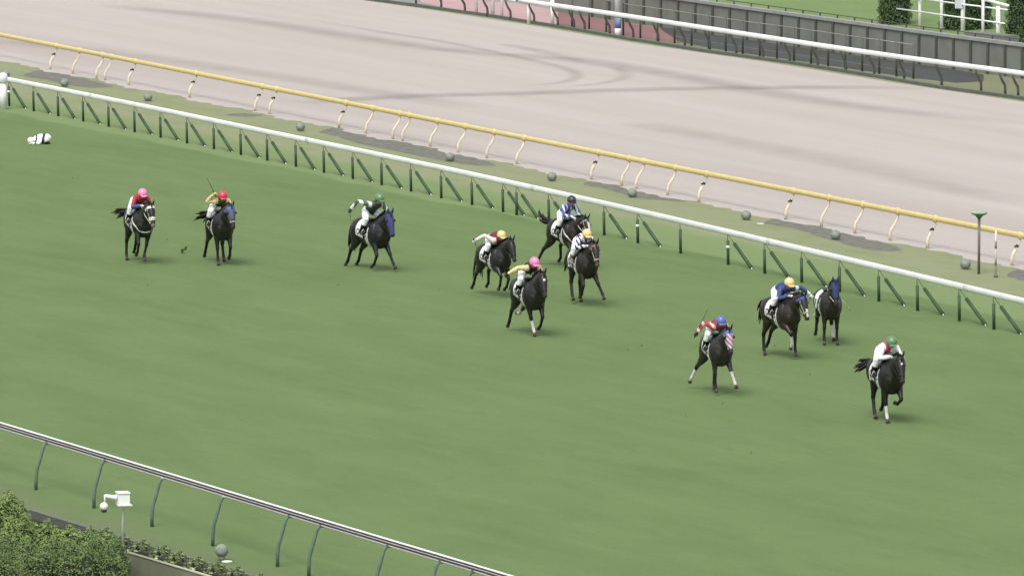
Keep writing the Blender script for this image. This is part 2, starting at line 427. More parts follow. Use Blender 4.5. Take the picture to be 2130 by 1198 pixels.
for x in posts:
    p = at(x)-N*.0; p0 = Vector((p.x, p.y, 0)); lean = N*.06
    mb = MB(); mb.tube([p-Z*.08-lean*.2, p-Z*.30-lean*.1], .014, 6, mi=1); mb.tube([p0+Z*.78, p0+lean*.3], .05, 10, mi=0)
    po = fobj(mb, 'post', [m_dkgreen, m_rod], f)
    if x in (18, 1326, 1514):
        mb = MB(); mb.tube([p0+Z*.62, p0+Z*.54], .062, 10); r = fobj(mb, 'ring', m_white, f); 
    if x == 1415: continue
    q0 = p-Z*.08+T*.02; q1 = p0+T*1.42+N*.12
    mb = MB(); mb.tube([q0, q0.lerp(q1, .3)], .013, 6, mi=1); mb.tube([q0.lerp(q1, .27), q1+Z*.03], .058, 10, mi=0)
    mb.tube([q1+Z*.035, q1+(q1-q0).normalized()*.03], .022, 8, mi=2)
    fobj(mb, 'brace', [m_dkgreen, m_rod, m_white], f)

# yellow rail of the dirt course
ypx = [(-300, 14), (0, 73), (118, 97.5), (560, 182.3), (720, 215), (1100, 287), (1247, 320), (1470, 361), (1650, 398), (1945, 458), (2130, 493), (2400, 546)]
ypx = [(x, 73+.1965*x+ (0 if x < 500 else .0)) for x in (-300, 0, 400, 800, 1200, 1600, 2000, 2400)]
P, at = posfn(ypx, H_YEL)
f = empty('dirt_rail', gp(0, ydx(0)), 'yellow rail on cream gooseneck posts along the dirt track', 'rail fence'); base = f.location.copy()
m_yel = mat('yellow_rail', '#dcca88', .72, .4, .06, 3); m_cream = mat('cream_post', '#dfd2bb', .72, .55, .12, 4)
m_blk = mat('black_rubber', '#2a2526', .8, .6, .1)
mb = MB(); mb.tube(smoothline(P, 3), (.06, .095), 12, side=(N.x, N.y, 0)); fobj(mb, 'rail', m_yel, f)
ycl = (118, 281, 408, 545, 575, 720, 1245, 1470, 1651, 1946, 2122)
for x in [-60, 118, 165, 214, 232, 281, 408, 545, 575, 720, 776, 832, 852, 910, 968, 1028, 1090, 1245, 1309, 1339, 1405, 1470, 1651, 1725, 1795, 1868, 1946, 2122, 2190]:
    p = at(x); p0 = Vector((p.x, p.y, 0)); a = N*.30
    cl = x in ycl
    mb = MB()
    if cl:
        mb.tube([p-Z*.08, p-Z*.20, p0-a*.35+Z*.62], [.026, .026, .026], 8)
        mb.tube([p0-a*.30+Z*.66, p0-a*.88+Z*.36, p0-a+Z*.22, p0-a], [.05, .055, .055, .055], 10)
    else:
        mb.tube([p-Z*.08, p-Z*.22-a*.02, p0-a*.25+Z*.62, p0-a*.85+Z*.38, p0-a+Z*.24, p0-a], [.034, .038, .046, .05, .052, .052], 10)
    po = fobj(mb, 'post', m_cream, f)
    mb = MB(); mb.tube([p-T*.10, p-T*.07, p+T*.07, p+T*.10], [(.066, .102), (.085, .125), (.085, .125), (.066, .102)], 12, side=(N.x, N.y, 0))
    br = fobj(mb, 'bracket', m_yel, f)
    if cl:
        mb = MB(); c = p0-a*.36+Z*.63; mb.tube([c+Z*.03+a*.06, c-Z*.03-a*.08], .055, 10)
        mb.tube([c-N*.04+T*.03, c-N*.13+T*.05], .025, 8); fobj(mb, 'clamp', m_blk, f)

# far white rail of the dirt course
fpx = [(-700, -257), (880, -28.5), (1081, 1.6), (1279, 30.3), (1480, 61), (1785, 106.8), (1960, 131), (2128, 153.5), (2400, 192)]
P, at = posfn(fpx, H_FAR)
f = empty('inner_rail', gp(1112, 53), 'far white rail on dark curved posts beyond the dirt track', 'rail fence'); base = f.location.copy()
mb = MB(); mb.tube(smoothline(P, 4), (.05, .105), 12, side=(N.x, N.y, 0)); fobj(mb, 'rail', m_white, f)
m_post2 = mat('dark_curved_post', '#575652', .8, .6, .15)
for x in [798, 854, 907, 956, 1003, 1051, 1100, 1149, 1183, 1205, 1257, 1306, 1358, 1413, 1465, 1520, 1576, 1631, 1689, 1748, 1807, 1869, 1947, 2029, 2079, 2106, 2160]:
    p = at(x); p0 = Vector((p.x, p.y, 0)); a = N*.27
    mb = MB(); mb.tube([p-Z*.08, p-Z*.22+a*.12, p-Z*.42+a*.5, p0+a*.93+Z*.42, p0+a+Z*.25, p0+a], [.042, .046, .052, .056, .056, .056], 10)
    fobj(mb, 'post', m_post2, f)
# kerb under it
KP = [gp(*p) for p in kb]; 
kd = [KP[0]+(KP[0]-KP[1]).normalized()*70]+KP+[KP[-1]+(KP[-1]-KP[-2]).normalized()*40]
mb = MB(); m_kerb = mat('kerb_concrete', '#6c6f6a', KG*1.2, .9, .15, 2)
for a, b in zip(kd, kd[1:]):
    mb.box((a+b)/2+Z*.06-N*.05, (b-a)/2*1.0, N*.09, Z*.065)
tag(mb.obj('kerb', m_kerb, None, False, loc=KP[0]), 'long dark concrete kerb at the foot of the far white rail', 'kerb')

# near rail of the turf course (seen from behind, ribbed extrusion)
npx = [(-400, 764), (0, 884.5), (300, 974.9), (560, 1053.5), (820, 1131.5), (1060, 1203), (1500, 1336)]
P, at = posfn(npx, H_NEAR)
f = empty('outer_rail', gp(75, 1026), 'nearest rail, ribbed white and grey with painted groove shade, on bent grey-green posts', 'rail fence'); base = f.location.copy()
D = smoothline(P, 3)
m_grey = mat('rail_shadow_grey', '#5c5a5b', .7, .5, .1); m_lgrey = mat('rail_light_grey', '#b4b1b0', .8, .45, .08)  # dark backing paints the shade in the grooves, white top rib the highlight
mb = MB()
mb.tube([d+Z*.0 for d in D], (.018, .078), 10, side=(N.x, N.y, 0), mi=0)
mb.tube([d+Z*.075 for d in D], (.042, .020), 8, side=(N.x, N.y, 0), mi=1)
mb.tube([d+Z*.008-N*.022 for d in D], (.016, .013), 8, side=(N.x, N.y, 0), mi=2)
mb.tube([d-Z*.068 for d in D], (.036, .022), 8, side=(N.x, N.y, 0), mi=2)
fobj(mb, 'rail', [m_grey, m_white, m_lgrey], f)
m_gg = mat('grey_green_post', '#5f7567', .7, .5, .15)
for x in [-20, 100, 221, 342, 469, 604, 669.5, 809, 918, 986, 1090, 1200]:
    p = at(x); p0 = Vector((p.x, p.y, 0)); a = N*.34
    mb = MB(); mb.tube([p-Z*.07, p-Z*.10-a*.22, p-Z*.18-a*.38, p-Z*.45-a*.62, p0+Z*.5-a*.92, p0+Z*.25-a, p0-a], [.036, .036, .038, .041, .044, .045, .045], 12)
    fobj(mb, 'post', m_gg, f)
    mb = MB(); mb.box(p-Z*.085, T*.05, N*.05, Z*.022); mb.ball(p-Z*.07-N*.055, .035, 8, 6)
    fobj(mb, 'bracket', m_lgrey if x in (342, 469) else m_grey, f)

# wire fence in front of the service road
wf = [(1160, 52), (1225, 61), (1310, 77), (1400, 90), (1480, 103), (1560, 115), (1640, 126), (1785, 148), (1900, 165)]
f = empty('wire_fence', gp(1400, 90), 'thin grey wire fence between the far verge and the service road', 'wire fence'); base = f.location.copy()
WP, wat = posfn(wf, 0); m_wire = mat('grey_wire', '#55584f', .8, .6, .1)
mb = MB()
for hh in (1.42,): mb.tube([q+Z*hh for q in WP], .02, 6, mi=0)
for hh in (.3, .85): mb.tube([q+Z*hh for q in WP], .006, 4, mi=0)
fobj(mb, 'wires', mat('pale_wire', '#8b8d86', .8, .6, .1), f)
for i in range(21):
    p = wat(1190+i*35.5); mb = MB(); mb.tube([p, p+Z*1.44], .045, 8); fobj(mb, 'post', m_wire, f)

# ribbed concrete wall
wl = [(1150, 24), (1250, 38), (1480, 72), (1785, 116), (1960, 141), (2130, 164), (2300, 187)]
RP, rat = posfn(wl, 0)
f = empty('concrete_wall', gp(1480, 72), 'grey ribbed concrete wall with pale coping in front of the far lawn', 'wall'); base = f.location.copy()
m_conc = mat('concrete', '#858880', KG*1.25, .9, .12, 1.2, bump=.2); m_cope = mat('coping', '#adb0ab', KG*1.1, .9, .12, 3); m_rib = mat('rib', '#5c5e5a', KG*1.2, .9, .1)
mb = MB()
for a, b in zip(RP, RP[1:]): mb.box((a+b)/2+Z*.66, (b-a)/2, N*.08, Z*.66)
fobj(mb, 'panel', m_conc, f, False)
mb = MB()
for a, b in zip(RP, RP[1:]): mb.box((a+b)/2+Z*1.39, (b-a)/2, N*.15, Z*.065)
fobj(mb, 'coping', m_cope, f, False)
mb = MB()
for a, b in zip(RP, RP[1:]):
    mb.tube([a+Z*1.6+N*.1, b+Z*1.6+N*.1], .02, 6)
fobj(mb, 'top_rail', m_rib, f, False)
i = 0
x = 1236
while x < 2200:
    p = rat(x); mb = MB(); mb.box(p+Z*.66-N*.10, T*.07, N*.05, Z*.655); mb.box(p+Z*1.49+N*.1, T*.025, N*.025, Z*.11); fobj(mb, 'pilaster', m_rib, f, False)
    x += 35.8

# ================================================================ SMALL THINGS ALONG THE RAILS
m_ball = mat('grey_green_ball', '#858d84', .75, .7, .25, 9, bump=.3)
ballpos = [(12, 163, 'grey ball on the verge just behind the thick white post'), (134, 181, 'grey ball on the dark soil below the yellow rail, second ball from left'),
 (308, 211, 'third grey ball from the left, alone on the pale verge'), (625, 273, 'grey ball just left of the longest dark soil strip'),
 (936, 336, 'grey ball in front of the longest dark soil strip'), (1148, 377, 'grey ball left of the black-capped rider, on the verge'),
 (1315, 411, 'grey ball against the dark strip right of the black-capped rider'), (1552, 458, 'darker grey ball above the single braceless rail post'),
 (1738, 499, 'grey ball on the dark strip above the riderless horse'), (2008, 560, 'dark grey ball just left of the green-topped pole')]
for x, y, lab in ballpos:
    c = gp(x, y); o = MB(); o.ball(Z*.165, (.175, .175, .17), 20, 12); o.tube([Vector((0, 0, 0)), Vector((0, 0, .04))], .09, 12)
    ob = o.obj('marker_ball', m_ball); ob.location = c; tag(ob, lab, 'marker ball', 'round grey balls along the verge')
c = gp(461, 1165); o = MB(); o.ball(Z*.24, (.16, .16, .16), 20, 12); o.tube([Vector((0, 0, 0)), Vector((0, 0, .1))], [.06, .09], 12)
ob = o.obj('marker_ball', m_ball); ob.location = c; tag(ob, 'large dark ball beside a white plate inside the nearest rail', 'marker ball', 'round grey balls along the verge')
o = MB(); o.tube([Vector((0, 0, .004)), Vector((0, 0, .03)), Vector((0, 0, .04))], [.13, .13, .11], 20)
ob = o.obj('ground_plate', mat('plate_white', '#dfe2d6', .7)); ob.location = gp(472, 1169); tag(ob, 'small round white plate on the grass beside the nearest ball', 'plate')
o = MB(); o.tube([Vector((0, 0, .003)), Vector((0, 0, .02))], [.14, .13], 16)
ob = o.obj('ground_plate', mat('plate_white', '#dfe2d6', .7)); ob.location = gp(1582, 466); tag(ob, 'small pale plate lying on the verge below the yellow rail', 'plate')

# thick white post at the left edge
f = empty('marker_post', gp(6, 228), 'thick white round post at the left end of the white running rail', 'post')
o = MB(); o.tube([(0, 0, 0), (0, 0, 1.05)], .15, 20); o.obj('shaft', m_white, f)
o = MB(); o.tube([(0, 0, 1.05), (0, 0, 1.08), (0, 0, 1.34), (0, 0, 1.42), (0, 0, 1.45)], [.15, .19, .19, .15, .05], 20); o.obj('cap', m_white, f)

# green-topped pole and banded pole on the right
f = empty('green_topped_pole', gp(2036, 570), 'grey pole with a flat green top standing on the verge at right', 'pole')
o = MB(); o.tube([(0, 0, 0), (0, 0, 1.86)], .045, 12); o.obj('pole', mat('pole_grey', '#8b8580', .55, .5), f)
o = MB(); o.tube([(0, 0, 1.78), (0, 0, 1.86), (0, 0, 1.93), (0, 0, 1.95)], [.06, .11, .26, .26], 20); o.tube([(0, 0, 1.95), (0, 0, 2.0)], [.26, .24], 20, mi=1)
o.obj('cap', [mat('green_cap', '#678d68', .6), mat('green_cap_top', '#9fbf9f', .7)], f)
f = empty('banded_pole', gp(2071, 577), 'thin white pole with grey bands beside the green-topped pole', 'pole')
o = MB(); o.tube([(0, 0, 0), (0, 0, 1.5)], .034, 12); o.obj('pole', mat('pole_pale', '#d8d2c8', .7), f)
for z0 in (.38, .92): 
    o = MB(); o.tube([(0, 0, z0), (0, 0, z0+.24)], .037, 12); o.obj('band', mat('band_grey', '#938b88', .7), f)
o = MB(); o.tube([(0, 0, 0), (0, 0, .10)], [.07, .05], 12); o.obj('foot', mat('green_cap', '#5e9460', .7), f)

# poles beyond the far rail
m_pole = mat('pale_pole', '#f2eae8', .95, .5, .05)
f = empty('striped_pole', gp(1285, 76), 'tall white pole with one blue band behind the far rail', 'pole')
o = MB(); o.tube([(0, 0, 0), (0, 0, .36)], .14, 18); o.tube([(0, 0, .80), (0, 0, 5.0)], .14, 18); o.obj('shaft', m_white, f)
o = MB(); o.tube([(0, 0, .36), (0, 0, .80)], .142, 18); o.obj('band', mat('blue_band', '#7e95c4', .7), f)
for x, y, r, lab in ((991, 31, .075, 'pale post on the pink paving, leftmost of those beyond the far rail'), (1025, 36, .085, 'pale post on the pink paving, left one of a close pair'), (1044, 39, .07, 'pale post on the pink paving, right one of a close pair'),
                  (1100, 50, .09, 'pale post on pink paving below the left end of the visible white rail'), (1149, 55, .09, 'pale thick post where the pink paving meets grass')):
    o = MB(); o.tube([(0, 0, 0), (0, 0, 1.15 if x > 1090 else 2.2), (0, 0, 1.18 if x > 1090 else 2.23)], [r, r, r*.6], 14); ob = o.obj('bollard', m_pole); ob.location = gp(x, y)
    tag(ob, lab, 'post', 'pale posts on the pink paving')
f = empty('gate_pillar', gp(1359, 52), 'pair of pale pillars behind the far rail right of the blue-banded pole', 'pillar')
for s in (-1, 1):
    o = MB(); o.box((s*.15, 0, 1.6), (.075, 0, 0), (0, .075, 0), (0, 0, 1.6)); o.obj('pillar', mat('pillar_grey', '#c2c5c0', .75), f, False)
o = MB(); o.box((0, .05, 1.6), (.075, 0, 0), (0, .04, 0), (0, 0, 1.6)); o.obj('panel', m_rib, f, False)
f = empty('white_box', gp(1158, 22), 'small white box on legs at the top edge beyond the far rail', 'box')
o = MB(); o.box((0, 0, .5), (.25, 0, 0), (0, .2, 0), (0, 0, .16)); o.obj('case', m_white, f, False)
for s in (-1, 1):
    o = MB(); o.tube([(s*.2, 0, 0), (s*.2, 0, .36)], .025, 8); o.obj('leg', m_post2, f)

# white railing beyond the wall
f = empty('viewing_platform_railing', gp(2003, 80), 'white tubular railing frame with posts on the far lawn behind the wall', 'railing'); base = f.location.copy()
zz = lambda x, y: (1780+x/5.446, y/5.446)
for zx, foot, r in ((725, 62, .075), (970, 66, .07), (1212, 73, .10), (1440, 80, .07), (1612, 83, .10)):
    px = zz(zx, 0)[0]; p = gp(px, foot+14); mb = MB(); mb.tube([p, p+Z*(2.4 if zx != 1612 else 1.75)], r, 10); fobj(mb, 'post', m_white, f)
def rail_at(a, b, r, foots):
    # rail ends seen at pixels a, b above the feet's ground line
    out = []
    for (x, y), fy in zip((a, b), foots):
        g = gp(x, fy); s = F/(g.y*cp+H*sp); out.append(g+Z*((fy-y)/s)-N*.12)
    mb = MB(); mb.tube(out, r, 8); fobj(mb, 'rail', m_white, f)
rail_at(zz(490, 100), zz(1715, 270), .035, (72, 99)); rail_at(zz(730, -12), zz(1745, 115), .04, (76, 99)); rail_at(zz(1460, -8), zz(1755, 70), .07, (93, 99))
g = gp(zz(1200, 0)[0], 87); mb = MB(); mb.box(g-N*.15+Z*1.78, Vector((.17, 0, 0)), Vector((0, .07, 0)), Z*.32); fobj(mb, 'control_box', mat('box_grey', '#c9ccd2', .75), f, False)
o = MB(); c0 = gp(2022, 100); c1 = gp(2105, 108); o.box((c0+c1)/2+Z*.35, (c1-c0)/2, N*.35, Z*.35); tag(o.obj('low_block', mat('block_grey', '#7d7f79', KG*1.3, .9), None, False, loc=(c0+c1)/2), 'low grey concrete block under the white railing on the far lawn', 'concrete block')

# ================================================================ FOLIAGE
def leaf_mat(name, h1, h2, k=.55):
    if name in MATS: return MATS[name]
    m = mat(name, h1, k, .75, .35, 1.1, .15)
    e = [x for x in m.node_tree.nodes if x.type == 'VALTORGB'][0].color_ramp.elements
    e[0].color = [v*k for v in lin(h1)]+[1]; e[1].color = [v*k for v in lin(h2)]+[1]
    return m
def foliage(lumps, n, size, name, m, parent, core=.86, up=.25, squash=1.0):
    """lumps: (centre, radii). A dark twiggy core plus leaf blades scattered through the outer volume."""
    rng = np.random.default_rng(len(lumps)*17+n)
    vol = np.array([r[0]*r[2]+r[1]*r[2]+r[0]*r[1] for c, r in lumps]); cnt = (n*vol/vol.sum()).astype(int)
    V = []
    for (c, r), k in zip(lumps, cnt):
        d = rng.normal(size=(k, 3)); d /= np.linalg.norm(d, axis=1)[:, None]
        bumpy = 1+.10*np.sin(d[:, 0]*9+c[0])*np.sin(d[:, 2]*8+c[1])+.06*np.sin(d[:, 1]*19)
        rad = (rng.uniform(core, 1.04, k)*bumpy)[:, None]
        P = np.array(c)+d*np.array(r)*rad
        a = rng.normal(size=(k, 3)); a /= np.linalg.norm(a, axis=1)[:, None]
        nrm = d*.6+np.array([0, 0, up])+rng.normal(size=(k, 3))*.5
        a -= nrm*((a*nrm).sum(1)/(nrm*nrm).sum(1))[:, None]; a /= np.linalg.norm(a, axis=1)[:, None]
        b = np.cross(nrm, a); b /= np.linalg.norm(b, axis=1)[:, None]
        s = size*rng.uniform(.6, 1.3, k)[:, None]
        q = np.stack([P-a*s, P-b*s*.5, P+a*s, P+b*s*.5], 1)
        ok = P[:, 2] > .01
        V.append(q[ok])
    V = np.concatenate(V).reshape(-1, 3); nf = len(V)//4
    me = bpy.data.meshes.new(name); me.from_pydata(V.tolist(), [], np.arange(nf*4).reshape(-1, 4).tolist()); me.materials.append(m)
    return link(name, me, parent)
def shrub(label, cat, c, lumps, n, size, m, cm, name='shrub'):
    f = empty(name, c, label, cat)
    mb = MB()
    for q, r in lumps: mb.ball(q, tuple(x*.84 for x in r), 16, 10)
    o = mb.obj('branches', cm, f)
    foliage(lumps, n, size, 'foliage', m, f)
    return f
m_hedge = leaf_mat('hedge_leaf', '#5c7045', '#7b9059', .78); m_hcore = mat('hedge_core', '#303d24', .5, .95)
m_hedge2 = leaf_mat('shrub_leaf', '#6f864e', '#8f9f64', .8)
# clipped hedge in front, at the foot of the stand
def lumps_box(w, d, h, nx, ny, r=.32):
    L = []
    for i in range(nx):
        for j in range(ny):
            x = -w/2+w*(i+.5)/nx; y = -d/2+d*(j+.5)/ny
            hh = h*(1-.10*random.random())
            L.append(((x+random.uniform(-.05, .05), y, hh*.5), (w/nx*.72, d/ny*.8, hh*.53)))
    return L
ang = math.atan2(T.y, T.x)
c = gp(120, 1265); f = shrub('big dark clipped hedge in the bottom left corner beside the pale wall', 'hedge', c, lumps_box(3.05, 3.0, 1.52, 6, 4), 60000, .028, m_hedge, m_hcore, 'hedge')
c = gp(-15, 1295); shrub('dark rounded shrub in the bottom left corner, lowest in the picture', 'shrub', c, [((0, 0, .75), (1.0, 1.0, .8)), ((-.6, .4, .6), (.8, .8, .7))], 30000, .028, m_hedge, m_hcore)
c = gp(10, 1165); shrub('tall yellowish green bush at the left edge below the nearest rail', 'bush', c, [((0, 0, .72), (.62, .7, .85)), ((.30, -.2, .5), (.5, .5, .62)), ((-.6, .2, .7), (.6, .6, .8)), ((.1, -.1, 1.1), (.32, .3, .42)), ((.45, -.1, .75), (.25, .3, .45))], 26000, .035, m_hedge2, m_hcore, 'bush')
c = gp(75, 1190); shrub('loose green bush between the tall yellowish bush and the dark hedge', 'bush', c, [((-.35, 0, .55), (.5, .5, .75)), ((.2, .1, .52), (.45, .5, .66)), ((.75, 0, .50), (.5, .5, .58)), ((1.25, 0, .45), (.45, .45, .55)), ((1.7, -.2, .42), (.42, .45, .5)), ((.45, -.5, .45), (.4, .4, .5))], 30000, .034, m_hedge2, m_hcore, 'bush')
# dark trees behind the far wall
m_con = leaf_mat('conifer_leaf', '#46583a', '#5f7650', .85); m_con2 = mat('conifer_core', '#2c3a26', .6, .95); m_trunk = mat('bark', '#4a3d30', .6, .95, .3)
for px, py, wd, hh, lab in ((1861, 50, .80, 3.0, 'dark green conifer on the far lawn left of the white railing'), (1992, 62, .80, 3.4, 'dark green conifer behind the white railing'), (2122, 92, .75, 4.0, 'dark green conifer at the top right corner right of the white railing'), (2035, 60, .7, 3.4, 'dark green conifer behind the white railing, further right')):
    c = gp(px, py)
    L = [((0, 0, .3+hh*k/7), (wd*(1-.05*k)*random.uniform(.9, 1.05), wd*(1-.05*k), hh/7*1.2)) for k in range(8)]
    L += [((random.uniform(-.5, .5)*wd, random.uniform(-.5, .5)*wd, random.uniform(.3, hh)), (wd*.5, wd*.5, .5)) for _ in range(10)]
    f = empty('conifer', c, lab, 'conifer')
    mb = MB(); mb.tube([(0, 0, 0), (0, 0, hh*.5), (0, 0, hh)], [.12, .09, .03], 10)
    for a in range(10):
        th = a*2.4; z0 = .5+a*.25; mb.tube([(0, 0, z0), (math.cos(th)*wd*.7, math.sin(th)*wd*.7, z0+.25)], [.03, .01], 6)
    mb.obj('trunk', m_trunk, f)
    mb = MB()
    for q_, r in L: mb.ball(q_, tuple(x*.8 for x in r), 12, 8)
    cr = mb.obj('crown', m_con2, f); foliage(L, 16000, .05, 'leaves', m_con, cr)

# pale low wall, planting strip and camera box at bottom left
wlp = [(262, 1147), (325, 1164), (400, 1186), (480, 1210), (640, 1258)]
Wp, wa = posfn(wlp, 1.0)
f = empty('screen_wall', Vector((Wp[0].x, Wp[0].y, 0)), 'pale grey-green panelled screen wall at the bottom edge right of the hedge', 'wall'); base = f.location.copy()
m_pw = mat('panel_grey_green', '#8f957c', .55, .8, .16, 1.3); m_pw2 = mat('panel_cap', '#c2c6ac', .62, .7, .08)
mb = MB(); mb.box(((Wp[0]+Wp[-1])/2)-Z*.515, (Wp[-1]-Wp[0])/2, N*.03, Z*.485); fobj(mb, 'panel', m_pw, f, False)
mb = MB(); mb.tube([Wp[0], Wp[-1]], (.045, .03), 10, side=(N.x, N.y, 0)); fobj(mb, 'cap', m_pw2, f)
for x in (264, 325, 402, 480):
    p = wa(x); mb = MB(); mb.box(p-Z*.5-N*.035, T*.03, N*.035, Z*.5); mb.ball(p+Z*.02, .045, 8, 6); fobj(mb, 'post', m_pw2, f)
dk = [(60, 1068), (150, 1096), (262, 1130), (350, 1156), (440, 1182), (520, 1206), (640, 1241)]
DP = [gp(*p) for p in dk]; mb = MB()
for a, b in zip(DP, DP[1:]): mb.box((a+b)/2-N*.25+Z*.04, (b-a)/2, N*.28, Z*.045, 0); mb.box((a+b)/2+N*.07+Z*.05, (b-a)/2, N*.04, Z*.055, 1)
tag(mb.obj('planting_strip', [mat('wet_soil', '#474a3e', .5, .95, .3, 4), mat('edge_grey', '#8a8d80', .5, .9, .15, 3)], None, False, loc=DP[0]), kind='structure')
for i in range(9):
    t = .30+i*.075; k = t*(len(DP)-1); j = int(k); c = DP[j].lerp(DP[min(j+1, len(DP)-1)], k-j)-N*random.uniform(.35, .55)
    ff = empty('low_plant', Vector((c.x, c.y, 0.0)), 'low leafy plant in the row behind the pale screen wall', 'plant', group='low plants between wall and grass')
    foliage([((0, 0, .12), (.22, .16, .16)), ((.1, .05, .14), (.14, .14, .16))], 260, .06, 'leaves', leaf_mat('plant_leaf', '#74865a', '#9aa67c', .75), ff)
    mb = MB(); mb.tube([(0, 0, 0), (0, 0, .2)], [.01, .004], 5); mb.obj('stem', m_hcore, ff)

f = empty('camera_mast', gp(256, 1150), 'white boxy camera housing with side arm and dome above the hedge', 'camera')
s_ = F/gp(256, 1150).length
zc = (1150-1034)/s_
m_cw = mat('camera_white', '#e9ebe6', .85, .4, .04)
o = MB(); o.tube([(0, 0, 0), (0, 0, zc-.25), (0, 0, zc-.15)], [.035, .03, .025], 12); o.obj('pole', mat('mast_grey', '#c9cbc4', .7, .5), f)
o = MB(); o.box((0, 0, zc), (.135, .03, 0), (-.04, .16, 0), (0, 0, .135)); o.box((0, 0, zc+.145), (.15, .033, 0), (-.045, .18, 0), (0, 0, .012)); o.box((.03, 0, zc-.15), (.17, .03, 0), (-.04, .18, 0), (0, 0, .012)); o.obj('housing', m_cw, f, False)
o = MB(); o.tube([(0, 0, zc-.14), (0, 0, zc-.2), (0, 0, zc-.28)], [.10, .06, .03], 12); o.obj('bracket', m_cw, f)
o = MB(); o.tube([(-.13, -.02, zc+.02), (-.22, -.02, zc+.03), (-.43, -.04, zc+.07)], [.08, .055, .04], 10); o.tube([(-.43, -.04, zc+.09), (-.43, -.04, zc-.10)], .022, 8); o.obj('arm', m_cw, f)
o = MB(); o.ball((-.45, -.04, zc-.19), (.10, .10, .10), 18, 12); o.obj('dome', m_cw, f)
o = MB(); o.tube([(-.45, -.04, zc-.27), (-.45, -.04, zc-.33)], [.075, .06], 14); o.obj('dome_lens', m_blk, f)

# hoof divots torn in the turf along the runners' path
mb = MB(); rd = random.Random(5)
for i in range(110):
    px = rd.uniform(-20, 2150); py = 560+.16*(px-300)+rd.gauss(0, 75)
    if py < 300+.22*px: continue
    c = gp(px, py); r = rd.uniform(.03, .10); k = rd.randint(6, 9); el = rd.uniform(.5, .9); a0 = rd.uniform(-.4, .4)
    ring = []
    for j in range(k):
        th = 6.283*j/k; rr = r*rd.uniform(.6, 1.2); d = T*math.cos(th)*rr+N*math.sin(th)*rr*el
        ring.append(Vector((c.x, c.y, .004))+d)
    mb.add(ring, [tuple(range(k))])
    if i % 9 == 0: mb.ball(c+T*r+Z*.012, (r*.35, r*.3, .02), 6, 5, mi=1)
me = mb.mesh('hoof_divots', [mat('torn_turf', '#7d8a5f', KG, .95, .2, 3), mat('clod', '#6d7c4c', .5, .95, .3, 20)], False)
tag(link('hoof_divots', me), kind='stuff')

# flying clod of turf
o = MB(); 
for i in range(6): o.ball((random.uniform(-.07, .07), random.uniform(-.05, .05), .12+random.uniform(-.09, .12)), (.05, .05, .04), 8, 6)
ob = o.obj('turf_clod', mat('clod', '#6d7c4c', .5, .95, .3, 20)); ob.location = gp(383, 527); tag(ob, 'clod of turf kicked up between the two leftmost horses', 'clod')

# ================================================================ HORSES
FRONT = {  # forearm, cannon, pastern: degrees ahead of straight down
 'st': (4, 2, 28), 'ex': (34, 30, 50), 'bk': (-24, -30, 2), 'fo': (42, -62, -95), 'fl': (24, -30, -62), 'lf': (58, 6, -10), 'kn': (50, -18, -40)}
HIND = {   # thigh, gaskin, cannon, pastern
 'st': (20, -34, 6, 30), 'bk': (2, -50, -28, -48), 'fw': (48, -14, 26, 44), 'fl': (42, -52, -2, -50), 'of': (8, -58, -62, -95)}
def polar(p, ang, l, dy=0):
    a = R(ang); return Vector((p[0]+l*math.sin(a), p[1]+dy, p[2]-l*math.cos(a)))
m_eye = mat('eye', '#0b0a09', .5, .15, .0, spec=.6)
m_leather = mat('black_leather', '#22201f', .7, .45, .15); m_cloth = mat('white_cloth', '#e6e8e6', .85, .8, .05); m_strap = mat('white_strap', '#d8d9d6', .8, .5, .06)
m_steel = mat('stirrup_steel', '#b8bab8', .8, .3, .05, metal=.8); m_num = mat('black_print', '#26262a', .7, .7, .05)
m_sock = mat('white_hair', '#dcd6cf', .7, .8, .08, 20); m_hoof = mat('hoof', '#4c463c', .6, .6, .2, 20)

